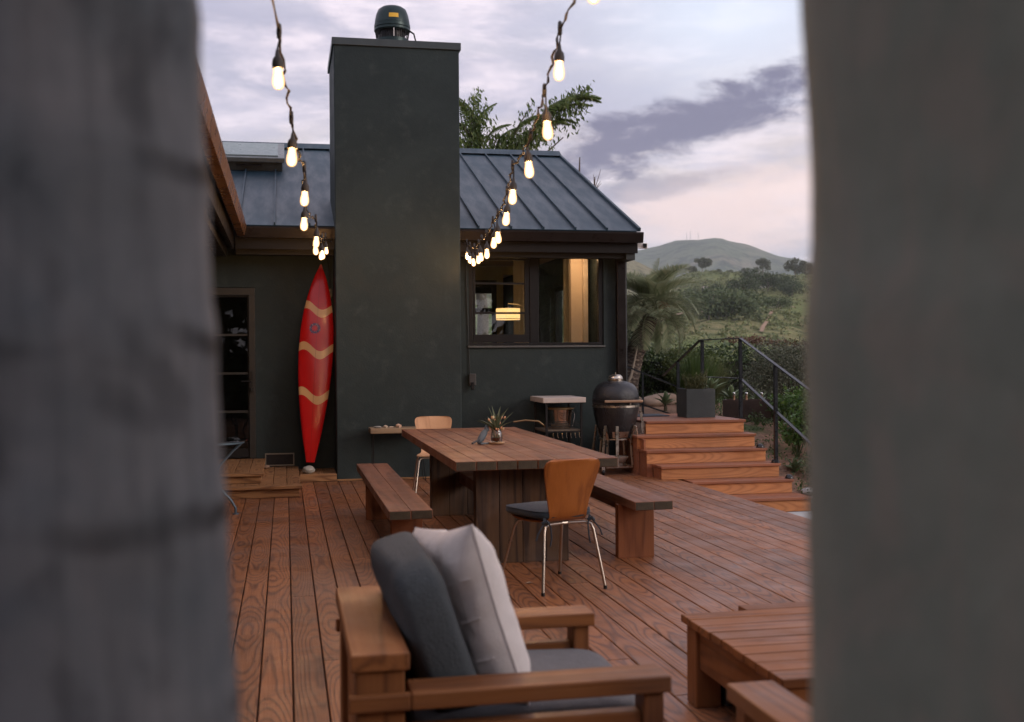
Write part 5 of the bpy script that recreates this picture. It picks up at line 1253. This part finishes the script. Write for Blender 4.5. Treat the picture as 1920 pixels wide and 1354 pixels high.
# ---- unseen grove added behind the viewer to darken the facade, mirrored in the glass
gb, gr2 = [], []
for i in range(40):
    gb.append((-19+i*.92+random.uniform(-.5, .5), -8.5+random.uniform(-1.8, 1.8), random.uniform(1.0, 6.4))); gr2.append((1.7, 1.6, 1.7))
for i in range(40):
    gb.append((-19+i*.92, -9, .8)); gr2.append((1.3, 1.3, 1.5))
tag(foliage('shading_grove', blobpts(34000, gb, gr2, .35), .60, .5, leafmat('grove_leaf', (.020, .038, .012), (.042, .068, .020), (.07, .09, .03), .5, .2)), kind='stuff')
# ---- grass clump and rosemary
def grass_clump(label, loc, n, L, spread, m, wd=.010, name='grass_clump', cat='ornamental grass'):
    th_ = thing(name, label, cat, loc); mb = MB()
    for i in range(n):
        a = random.uniform(0, 6.28); t_ = random.uniform(0, spread); d = Vector((math.cos(a)*math.sin(t_), math.sin(a)*math.sin(t_), math.cos(t_)))
        r_ = random.uniform(0, .14); blade(mb, (r_*math.cos(a), r_*math.sin(a), 0), d, L*random.uniform(.6, 1.1), wd, random.uniform(.1, .6), 4, .15)
    mb.build('blades', m, th_, local=True, center=False); return th_
GRL = leafmat('fresh_grass_blade', (.035, .075, .016), (.07, .125, .028), (.10, .15, .04), .5, .3)
gx, gy = 6.55, 17.3
grass_clump('tall fresh green grassy clump behind the cube planter', (gx, gy, gz(gx, gy)), 900, .85, .50, GRL)
gx, gy = 7.05, 17.9
grass_clump('paler grassy clump between planter grass and handrail post', (gx, gy, gz(gx, gy)), 700, .80, .6, leafmat('pale_grass_blade', (.07, .09, .035), (.12, .14, .06), (.15, .16, .08), .6, .3))
rp = thing('rosemary_plant', 'feathery olive green plant growing in the cube planter', 'plant', (5.34, 14.09, .976)); mb = MB(); PP, DD = [], []
for i in range(46):
    a = random.uniform(0, 6.28); t_ = random.uniform(.05, .65); L = random.uniform(.16, .33); base = Vector((random.uniform(-.12, .12), random.uniform(-.10, .10), 0))
    d = Vector((math.cos(a)*math.sin(t_), math.sin(a)*math.sin(t_), math.cos(t_))); pts = [base+d*L*u+Vector((0, 0, -.05*u*u)) for u in (0, .5, 1)]; mb.tube(pts, [.004, .003, .0015], 4)
    for k in range(34):
        u = .15+.85*k/34; PP.append(base+d*L*u+Vector((random.uniform(-.012, .012), random.uniform(-.012, .012), random.uniform(-.01, .01)))); DD.append(d*.5+Vector((random.gauss(0, .5), random.gauss(0, .5), random.gauss(.2, .4))))
mb.build('stems', mat('olive_stem', (.08, .075, .03), .8), rp, local=True)
foliage('foliage', [Vector((5.34, 14.09, .976))+p for p in PP], .05, .16, leafmat('olive_needle', (.050, .065, .022), (.095, .110, .035), (.13, .13, .05), .6, .25), rp, np.array(DD))

# ---- agave rosettes
AG = leafmat('agave_leaf', (.085, .135, .065), (.14, .19, .10), (.17, .21, .11), .45, .15)
AGme = []
for k in range(3):
    mb = MB(); blade(mb, (0, 0, 0), (1, 0, .55+.25*k), .27, .085, .55, 7, .18)
    o = mb.build('leaf', AG, None, center=False, smooth=True); AGme.append(o.data); COL.objects.unlink(o); D.objects.remove(o)
def agave(label, x, y, s, dz=.10, m=None):
    z = gz(x, y); a_ = thing('agave_plant', label, 'agave', (x, y, z), 0, 'agave plants along the garden bed')
    MB().tube([(0, 0, -.05), (0, 0, dz)], .03*s, 8).build('stem', mat('agave_stem', (.12, .1, .06), .9), a_, local=True)
    for i in range(17):
        k = 0 if i < 7 else (1 if i < 13 else 2); o = D.objects.new('leaf', AGme[k]); COL.objects.link(o); o.parent = a_
        o.location = (0, 0, dz+.01*k); o.rotation_euler = (0, R((-8, -24, -44)[k]+random.uniform(-8, 8)), i*2.4+random.uniform(-.2, .2)); sc_ = s*random.uniform(.85, 1.1)*(1, .95, .8)[k]; o.scale = (sc_,)*3
agave('agave left of the cube planter beside the railing post', 5.72, 16.4, .95, .08)
agave('large agave just right of the cube planter', 6.12, 16.0, 1.2, .12)
agave('agave behind the handrail post, above the others', 6.55, 16.6, 1.1, .26)
agave('agave between handrail post and copper tubes', 6.85, 16.5, 1.05, .15)
agave('agave right behind the trough', 7.12, 16.1, 1.1, .10)
agave('agave right of the terracotta pot', 7.30, 15.9, 1.0, .05)
agave('bluish agave among leafy plants right of the stair post', 6.68, 13.9, 1.0, .22)
agave('small agave at the foot of the leafy plant near the steps', 6.22, 13.0, .85, .0)
agave('spiky agave behind the grill beside the palm trunk', 5.45, 17.2, .8, .04)
# ---- leafy plant right of the stairs
LFP = leafmat('bright_leaf', (.045, .105, .022), (.085, .165, .035), (.12, .20, .045), .4, .3)
def leafy(label, x, y, h_, w_, n, m, L=.06):
    z = gz(x, y); b_ = thing('leafy_plant', label, 'plant', (x, y, z), 0, 'leafy plants beside the stairs'); mb = MB(); P = []; dd_ = []
    for i in range(9):
        a = random.uniform(0, 6.28); tip = Vector((math.cos(a)*w_*random.uniform(.3, 1), math.sin(a)*w_*random.uniform(.3, 1), h_*random.uniform(.6, 1.0))); mid = tip*.5+Vector((0, 0, h_*.12))
        mb.tube([(0, 0, -.03), mid, tip], [.008, .006, .003], 5)
        for k in range(n//9):
            u = random.uniform(.35, 1.08); q_ = (mid*2*u if u < .5 else mid.lerp(tip, (u-.5)*2)); r_ = Vector((random.gauss(0, .055), random.gauss(0, .055), random.gauss(0, .05)))
            P.append(Vector((x, y, z))+q_+r_); dd_.append(r_*10+Vector((0, 0, -.1)))
    mb.build('stems', mat('green_stem', (.06, .08, .03), .7), b_, local=True); foliage('foliage', P, L, .5, m, b_, np.array(dd_)); return b_
leafy('bright green leafy plant right of the lower stair post', 6.42, 13.35, .66, .34, 1300, LFP, .07)
leafy('second bright leafy plant behind the first, toward the right trunk', 6.95, 13.75, .70, .38, 1200, LFP, .07)
leafy('dense bright leafy plant behind the lower stair post', 6.75, 14.2, .55, .34, 1200, LFP, .07)
leafy('bushy green plant against the right trunk, above the white stones', 6.95, 13.0, .60, .34, 1200, LFP, .065)
leafy('low dark green plant beside the lowest steps', 6.38, 12.75, .30, .22, 450, GRL, .045)
leafy('small sprig in the gravel in front of the metal trough', 6.42, 14.6, .14, .12, 90, GRL, .04)
leafy('dark bushy plant between trough and stair post', 6.9, 14.75, .40, .30, 700, GRL, .055)
leafy('olive leafy plant at the right beneath the sage shrub', 7.4, 14.6, .45, .35, 500, GGL, .06)
# ---- low ground cover between the bigger plants
P = []
for k in range(620):
    x, y = random.uniform(5.95, 9.5), random.uniform(12.2, 19.3)
    if x < 6.1 and y > 14: continue
    for j in range(16): P.append((x+random.gauss(0, .09), y+random.gauss(0, .09), gz(x, y)+abs(random.gauss(0, .05))+.01))
tag(foliage('ground_cover', P, .055, .42, leafmat('low_cover_leaf', (.04, .085, .025), (.085, .14, .04), (.14, .17, .07), .6, .25), org=(7, 15, 0)), kind='stuff')
# ---- pindo palm
FR = leafmat('palm_leaflet', (.22, .27, .15), (.34, .37, .23), (.42, .42, .27), .45, .35)
def frond_mesh(L, n, lw, droop, name='frond', m=None, lw_w=.016, vee=.55, hang=.3):
    mb = MB(); p = Vector((0, 0, 0)); d = Vector((1, 0, 1.2)).normalized(); pts = [p.copy()]; ds = [d.copy()]; seg = 18
    for i in range(seg): p = p + d*L/seg; d = (d + Vector((0, 0, -droop/seg))).normalized(); pts.append(p.copy()); ds.append(d.copy())
    mb.tube(pts, [.012*(1-.85*i/seg)+.001 for i in range(seg+1)], 5)
    for k in range(n):
        u = .22+.78*k/(n-1); f = u*seg; i = min(seg-1, int(f)); q_ = pts[i].lerp(pts[i+1], f-i); dr = ds[i]; side = Vector((0, 1, 0)); up = side.cross(dr)*-1
        ll = lw*(math.sin(math.pi*(.18+.80*u))**.6)*random.uniform(.85, 1.1)
        for s in (-1, 1): blade(mb, q_, dr*.75+side*s*1.0+up*vee, ll, lw_w, hang, 3, .1)
    o = mb.build(name, m or FR, None, center=False); me = o.data; COL.objects.unlink(o); D.objects.remove(o); return me
FM = [frond_mesh(.95, 26, .40, 1.3, lw_w=.026, hang=.5), frond_mesh(1.0, 26, .42, 2.3, lw_w=.026, hang=.6), frond_mesh(.95, 26, .40, 3.0, lw_w=.026, hang=.6)]
palm = thing('pindo_palm', 'pindo palm with arching grey green fronds and leaning trunk by house corner', 'palm tree', (5.95, 19.0, gz(5.95, 19)))
def barkmat():
    m = D.materials.new('palm_scale_bark'); m.use_nodes = True; t = NT(m.node_tree); b = t.n['Principled BSDF']; o = t.new('ShaderNodeTexCoord').outputs['Object']
    vo = t.new('ShaderNodeTexVoronoi'); vo.inputs['Scale'].default_value = 13; t.link(t.mapping(o, (1, 1, 1.7)), vo.inputs['Vector'])
    t.link(t.ramp(t.math('ADD', vo.outputs[0], t.math('MULTIPLY', t.noise(o, 30, 4), .3)), [(.15, (.28, .22, .17)), (.75, (.075, .055, .045))]), b.inputs['Base Color']); b.inputs['Roughness'].default_value = .95
    bp = t.new('ShaderNodeBump'); bp.inputs['Strength'].default_value = 1; bp.inputs['Distance'].default_value = .03; bp.invert = True; t.link(vo.outputs[0], bp.inputs['Height']); t.link(bp.outputs[0], b.inputs['Normal']); return m
MB().tube([(-.05, 0, -.1), (.0, 0, .35), (.10, 0, .8), (.28, 0, 1.2), (.42, 0, 1.48)], [.20, .175, .17, .165, .13], 18).build('trunk', barkmat(), palm, local=True, smooth=True)
crown = Vector((.44, 0, 1.52))
MB().tube([(-.20, -.15, .0), (-.02, -.21, .45), (.10, -.2, .95)], [.03, .025, .012], 6).build('dead_stalk', mat('dry_frond', (.33, .27, .21), .9), palm, local=True, smooth=True)
for i in range(46):
    k = 0 if i < 16 else (1 if i < 37 else 2); o = D.objects.new('frond', FM[k]); COL.objects.link(o); o.parent = palm
    o.location = crown + Vector((0, 0, (.12, .04, -.05)[k])); o.rotation_euler = (random.uniform(-.15, .15), R((-16, 8, 24)[k]+random.uniform(-12, 12)), i*2.399+random.uniform(-.25, .25)); s = random.uniform(.85, 1.12); o.scale = (s, s, s)
o = D.objects.new('frond', frond_mesh(.9, 30, .22, .25)); COL.objects.link(o); o.parent = palm; o.location = crown+Vector((0, 0, .1)); o.rotation_euler = (0, R(-34), .3); o.scale = (1, 1, 1)
foliage('flower_stalk', blobpts(160, [Vector((6.5, 18.75, gz(5.95, 19)+1.68))], [(.12, .10, .08)], .3), .05, .3, leafmat('orange_flower', (.40, .20, .10), (.5, .28, .16), None, .6, .2), palm)
# reflection in the window: a taller palm behind the viewer
palm2 = copy_tree(palm, loc=(9.2, -7.0, -.3), rz=2.0, scale=(2.2, 2.2, 2.2), label='tall palm in the garden behind the viewer, reflected in window glass')

# ---- feathery tree behind the roof
FT = leafmat('feathery_leaflet', (.060, .105, .022), (.115, .170, .040), (.18, .21, .065), .5, .4)
tree = thing('feathery_tree', 'feathery green tree rising behind the roof ridge right of chimney', 'tree', (4.3, 25.0, gz(4.3, 25)-.2)); zb = tree.location.z
MB().tube([(0, 0, 0), (.1, 0, 3), (-.1, 0, 5.2), (-.35, .2, 6.6)], [.16, .13, .09, .03], 10).tube([(-.1, 0, 5.0), (.9, 0, 6.1), (2.0, 0, 7.1)], [.05, .04, .012], 8).tube([(-.1, 0, 4.8), (-.7, 0, 5.8), (-1.0, .2, 6.9)], [.05, .04, .015], 8).build('trunk', mat('grey_bark', (.14, .12, .095), .9, 0, .3, 8), tree, local=True, smooth=True)
P, DD = [], []
def spray(a, b_, sag, n, w_, hang):
    a, b_ = Vector(a), Vector(b_)
    for i in range(n):
        u = random.random()**.85; c = a.lerp(b_, u) + Vector((0, 0, sag*4*u*(1-u))); k = .25+.75*math.sin(math.pi*min(1, u*.9+.08))
        h_ = abs(random.gauss(0, 1))*hang*k; P.append(c + Vector((random.gauss(0, w_)*k, random.gauss(0, .25), -h_+.05))); DD.append(Vector((random.gauss(.25, .3), random.gauss(0, .3), -1.1)))
bz = 1.45
def tp_(px, py, Y=24.6):   # sight-line helper used only to lay out this tree from known silhouette points
    dx = (px-960)/F_PX; dy = (677-py+7)/F_PX; v = fwd + rgt*dx + upv*dy; v = v*(Y/v.y); return (v.x, v.y, v.z+1.45)
for a, b_, s, n, w_, h_ in [((880, 300), (905, 215), .0, 650, .28, .35), ((862, 250), (900, 180), .05, 420, .2, .35), ((900, 300), (960, 262), .1, 600, .25, .3), ((930, 300), (1000, 262), .0, 520, .25, .22), ((960, 290), (1020, 245), .06, 500, .16, .3), ((1010, 262), (1060, 200), .10, 360, .13, .40), ((1050, 205), (1108, 172), .08, 260, .10, .32), ((1020, 240), (1040, 196), .04, 130, .12, .25), ((960, 270), (1000, 200), -.05, 110, .10, .15), ((1060, 215), (1096, 205), .02, 150, .12, .35), ((862, 290), (900, 262), 0, 500, .3, .3)]:
    spray(tp_(*a), tp_(*b_), s, n, w_, h_)
foliage('foliage', P, .13, .34, FT, tree, np.array(DD))
FTM = [frond_mesh(1.5, 30, .34, 1.5, m=FT, lw_w=.05, vee=.05, hang=1.6), frond_mesh(1.9, 34, .42, 1.9, m=FT, lw_w=.055, vee=.0, hang=1.8)]
for (px, py, px2, py2, s) in [(900, 300, 862, 190, .9), (900, 300, 905, 205, 1), (910, 300, 940, 235, 1), (890, 290, 868, 230, .9), (930, 300, 965, 250, .9), (950, 300, 1005, 252, .9), (985, 285, 1050, 225, .8), (1000, 275, 1066, 195, 1.0), (1020, 255, 1100, 172, 1.0), (1040, 225, 1112, 180, .8), (1035, 235, 1100, 205, .9), (1020, 250, 1075, 235, .8), (1010, 265, 1040, 200, .6), (880, 300, 900, 250, .9), (960, 300, 1000, 215, .6), (970, 295, 1025, 262, .8)]:
    p0, p1 = Vector(tp_(px, py)), Vector(tp_(px2, py2)); d = p1-p0; k = random.randint(0, 1); L0 = (1.5, 1.9)[k]
    fo = D.objects.new('frond', FTM[k]); COL.objects.link(fo); fo.parent = tree; fo.location = p0-tree.location
    sc0 = d.length/(L0*.80); yaw = math.atan2(d.y, d.x); pit = math.atan2(d.z, math.hypot(d.x, d.y))
    fo.rotation_euler = Euler((random.uniform(-.3, .3), R(20)-pit+R(0), yaw), 'XYZ'); fo.scale = (sc0,)*3
for a, b_ in [((985, 270), (1108, 172)), ((1010, 255), (1060, 198)), ((955, 285), (1002, 202)), ((880, 290), (895, 190)), ((872, 240), (895, 300))]:
    p0, p1 = Vector(tp_(*a)), Vector(tp_(*b_)); MB().tube([p0, p0.lerp(p1, .5)+Vector((0, 0, .06)), p1], [.03, .02, .006], 6).build('branch', mat('grey_bark'), tree)
for i, (px, py, py2, lab) in enumerate([(1090, 345, 303, 'thin dry spike rising behind the roof rake'), (1118, 365, 340, 'small dry twiggy plant top behind the roof rake')]):
    p0, p1 = Vector(tp_(px-3, py+40)), Vector(tp_(px, py2)); th_ = thing('dry_stalk', lab, 'plant', p0)
    MB().tube([p0, p1], [.04, .012], 6).build('stalk', mat('dry_brown_stalk', (.13, .10, .08), .9), th_)
    if i:
        for k in range(5): MB().tube([p0.lerp(p1, .6), p1+Vector((random.uniform(-.3, .35), 0, random.uniform(-.25, .2)))], [.012, .004], 5).build('twig', mat('dry_brown_stalk'), th_)

# ---- far trees
def far_tree(name, label, az_, r, h_, w_, m, n, kind, group, L=None, zoff=0.0):
    x, y = math.sin(R(az_))*r, math.cos(R(az_))*r; z = (hz(R(az_), r) if r < 1200 else 0)+zoff
    t_ = thing(name, label, 'tree', (x, y, z), 0, group)
    fx, fy = math.cos(R(az_)), -math.sin(R(az_))
    if kind == 'euc':
        bl, rd = [], []
        for i in range(13): u = random.uniform(-.5, .5); bl.append((x+fx*u*w_*.85, y+fy*u*w_*.85, z+h_*(.34+.54*random.random()*(1-abs(u))))); rd.append((w_*.19, w_*.19, h_*.13))
        st = .3
    else:
        bl, rd = [], []
        for i in range(9): u = random.uniform(-.5, .5); bl.append((x+fx*u*w_*.8, y+fy*u*w_*.8, z+h_*(.28+.42*random.random()*(1-abs(u)*.8)))); rd.append((w_*.25, w_*.25, h_*.26))
        st = .3
    foliage('crown', blobpts(n, bl, rd, .35), L or w_*.085, .7, m, t_)
    tk = MB().tube([(0, 0, -1), (0, 0, h_*st), (fx*w_*.1, fy*w_*.1, h_*.75)], [h_*.03, h_*.022, h_*.006], 7)
    for q_ in bl[:4]: tk.tube([(0, 0, h_*st*.8), Vector(q_)-Vector((x, y, z))], [h_*.014, h_*.004], 5)
    tk.build('trunk', mat('pale_far_bark', (.26, .22, .19), .9, 0, .2, .5), t_, local=True)
    return t_
EU = leafmat('eucalyptus_far_leaf', (.085, .105, .062), (.13, .145, .085), (.16, .155, .10), .7, .15)
OK_ = leafmat('oak_far_leaf', (.035, .060, .024), (.060, .088, .034), (.085, .105, .042), .7, .1)
OL = leafmat('olive_far_leaf', (.12, .16, .060), (.20, .23, .085), (.27, .26, .12), .7, .1)
AZ = lambda px: 11.44+math.degrees(math.atan((px-960)/F_PX))
for i, (px, r, h_, w_, lab) in enumerate([(1431, 690, 13, 9, 'tall dark eucalyptus standing alone on the hill crest'), (1492, 640, 14, 11, 'leaning eucalyptus with pale trunk at the right of the crest'), (1517, 650, 11, 10, 'eucalyptus half hidden by the right trunk on the crest'), (1318, 720, 10, 12, 'hazy round tree at the left end of the ridge'), (1298, 740, 7, 9, 'smaller hazy tree left of the ridge tree'), (1375, 760, 8, 8, 'first of the thin hazy trees on the ridge'), (1396, 760, 9, 8, 'tallest of the thin hazy trees on the ridge'), (1412, 770, 7, 8, 'last of the thin hazy trees before the dark eucalyptus'), (1345, 740, 6, 9, 'low hazy tree in the ridge gap')]):
    far_tree('eucalyptus_tree', lab, AZ(px), r, h_, w_, EU, 2200, 'euc', 'eucalyptus trees on the ridge')
for i, (px, py_r, h_, w_, lab) in enumerate([(1313, 440, 9, 12, 'dark oak beside the palm fronds on the slope'), (1339, 450, 8, 9, 'small dark oak left of the middle field'), (1395, 455, 10, 14, 'broad dark oak in the middle of the slope'), (1420, 500, 12, 15, 'tallest dark oak below the eucalyptus'), (1441, 470, 10, 16, 'wide dark oak right of the tallest oak'), (1464, 480, 9, 13, 'dark oak at the right of the clump'), (1486, 460, 8, 12, 'low oak at the right below the leaning eucalyptus'), (1345, 330, 10, 20, 'broad green oak grove crown below the dirt field'), (1375, 320, 9, 16, 'green oak right of the grove crown'), (1362, 300, 9, 18, 'lowest grove tree with pale branches'), (1330, 300, 9, 16, 'grove tree at the left behind the palm'), (1458, 340, 6, 9, 'grey round oak beside the dirt track')]):
    far_tree('oak_tree', lab, AZ(px), py_r, h_, w_, OK_ if py_r > 400 else leafmat('grove_far_leaf', (.055, .090, .032), (.090, .125, .046), (.12, .145, .06), .7, .1), 1500, 'oak', 'oaks on the hillside', w_*.055)
tb_ = thing('tree', 'olive brown rounded tree top showing behind the palm at house corner', 'tree', (9.2, 33.0, -.2))
foliage('crown', blobpts(6000, [(8.3, 33, 2.6), (9.1, 33, 3.0), (9.8, 33, 2.7), (10.3, 33, 2.2), (9.2, 33, 2.0)], [(.8, .8, .75)]*5, .4), .12, .45, leafmat('olive_brown_leaf', (.055, .062, .024), (.095, .088, .036), (.13, .10, .05), .6, .2), tb_)
MB().tube([(0, 0, -1.5), (0, 0, 2.2)], [.16, .08], 8).build('trunk', mat('grey_bark'), tb_, local=True)
# orchard rows and scrub: one mass
P = []; S_ = []
for k in range(2600):
    a = R(rng.uniform(16.5, 29)); r = rng.uniform(190, 780)
    if 340 < r < 420 and rng.random() < .8: continue
    if r > 470: r = 470 + round((r-470)/13)*13 + rng.normal(0, 1.2)
    n_ = mnoise.noise(Vector((a*25, r/60, 2)))
    if n_ < -.15 and rng.random() < .7: continue
    x, y = math.sin(a)*r, math.cos(a)*r; z = hz(a, r); s_ = rng.uniform(.9, 2.1)*(1.0 if r > 300 else .8)
    m_ = 26; d = rng.normal(size=(m_, 3)); d /= np.linalg.norm(d, axis=1)[:, None]; d[:, 2] = np.abs(d[:, 2])
    P.append(np.array([x, y, z-.2]) + d*s_*np.array([1, 1, .85])*rng.uniform(.5, 1.05, (m_, 1))); S_.append(np.full(m_, s_*.55))
P = np.concatenate(P); S_ = np.concatenate(S_)
o = foliage('hillside_scrub', P, S_, .75, OL); tag(o, kind='stuff')
# dirt field edge and track on the hillside, a few millimetres would vanish at this range: raised 0.3 m
def land_strip(name, pts, wd, m):
    vs = []; fs = []
    for i, (a, r) in enumerate(pts):
        for s in (-1, 1):
            rr = r+s*wd/2; vs.append((math.sin(R(a))*rr, math.cos(R(a))*rr, hz(R(a), rr)+.35))
    fs = [(2*i, 2*i+2, 2*i+3, 2*i+1) for i in range(len(pts)-1)]
    return structure(mesh_np(name, np.array(vs), np.array(fs), m, smooth=True))
DIRT = mat('dry_dirt', (.30, .20, .13), 1, 0, .2, .05)
land_strip('dirt_field', [(a, 398+6*math.sin(a*2)) for a in np.linspace(18.5, 22.6, 30)], 16, DIRT)
land_strip('meadow', [(a, 385+10*math.sin(a*1.5)) for a in np.linspace(22.4, 25.2, 20)], 42, mat('meadow_grass', (.13, .14, .05), 1, 0, .25, .08))
vs = []; pts = [(24.0, 268), (24.1, 285), (24.35, 305), (24.5, 325), (24.75, 345), (25.15, 360), (25.6, 366)]
for a, r in pts:
    for s in (-1, 1): aa = R(a)+s*.45/r; vs.append((math.sin(aa)*r, math.cos(aa)*r, hz(aa, r)+.5))
structure(mesh_np('dirt_track', np.array(vs), np.array([(2*i, 2*i+1, 2*i+3, 2*i+2) for i in range(len(pts)-1)]), DIRT))
# far houses and masts
WH = mat('white_far_wall', (.75, .70, .66), .8, 0, .03, 1)
for i, (px, r, f, lab) in enumerate([(1225, 2650, mz, 'white far house at the left of the mountain flank'), (1289, 2800, mz, 'white far house below the mountain top'), (1308, 2700, mz, 'pale far house right of the first one below the top'), (1328, 2250, mz, 'pale far house low on the mountain foot'), (1322, 520, hz, 'tiny white hut in the orchard, left'), (1431, 520, hz, 'tiny white hut in the orchard, right')]):
    a = R(AZ(px)); x, y = math.sin(a)*r, math.cos(a)*r; z = f(a, r); s = r/2700
    h_ = thing('far_house', lab, 'house', (x, y, z), -a, 'white houses far off'); w0 = (10 if r > 2000 else 7)*s*1.0
    MB().box(-w0, w0, -w0*.5, w0*.5, -2*s, 4.5*s).build('wall', WH, h_, local=True)
    MB().prism([(-w0*1.05, -w0*.6, 4.5*s+.01), (-w0*1.05, w0*.6, 4.5*s+.01), (-w0*1.05, 0, 8*s)], (w0*2.1, 0, 0)).build('roof', mat('pale_far_roof', (.5, .42, .38), .8), h_, local=True)
for i, (px, h_, lab) in enumerate([(1289, 20, 'left radio mast on the mountain top'), (1296, 26, 'tallest middle radio mast on the mountain top'), (1311, 19, 'right radio mast on the mountain top')]):
    a = R(AZ(px)); r = 3480; x, y = math.sin(a)*r, math.cos(a)*r; z = mz(a, r)
    m_ = thing('radio_mast', lab, 'mast', (x, y, z), -a, 'radio masts on the mountain')
    tw = MB()
    for s in (-1, 1): tw.beam((s*1.3, 0, -3), (s*.4, 0, h_), .5, .5)
    for k in range(6): zz = h_*k/6; tw.beam((-1.2+.13*k, 0, zz), (1.2-.13*(k+1), 0, zz+h_/6), .3, .3)
    tw.build('lattice', mat('grey_mast_steel', (.25, .24, .25), .6), m_, local=True)
    MB().box(-.2, .2, -.2, .2, h_, h_+5).build('antenna', mat('grey_mast_steel'), m_, local=True)
# pale stones by the lowest steps
for i, (x, y) in enumerate([(6.08, 12.20), (6.22, 12.32), (6.35, 12.15), (6.12, 12.42), (6.02, 11.95)]):
    rock('white_stone', (x, y, gz(x, y)-.01), random.uniform(.06, .10), (1.2, 1, .6), mat('white_stone', (.55, .55, .55), .8, 0, .15, 12), ['white stone beside the lowest step light', 'white stone right of the stair end, second along', 'white stone farthest right by the steps', 'white stone behind the others at the stair end', 'white stone nearest the concrete pad'][i], 'stone', i)
for i, (x, y) in enumerate([(5.75, 17.1), (6.0, 17.3), (5.55, 17.5)]):
    rock('garden_rock', (x, y, gz(x, y)-.03), random.uniform(.13, .18), (1.4, 1, .6), mat('tan_rock', (.30, .22, .17), .9, 0, .2, 8, .4, 20), ['tan rock beside the agave behind the railing post', 'second tan rock right of the first, behind the railing', 'tan rock nearest the palm trunk'][i], 'rock', i+11)
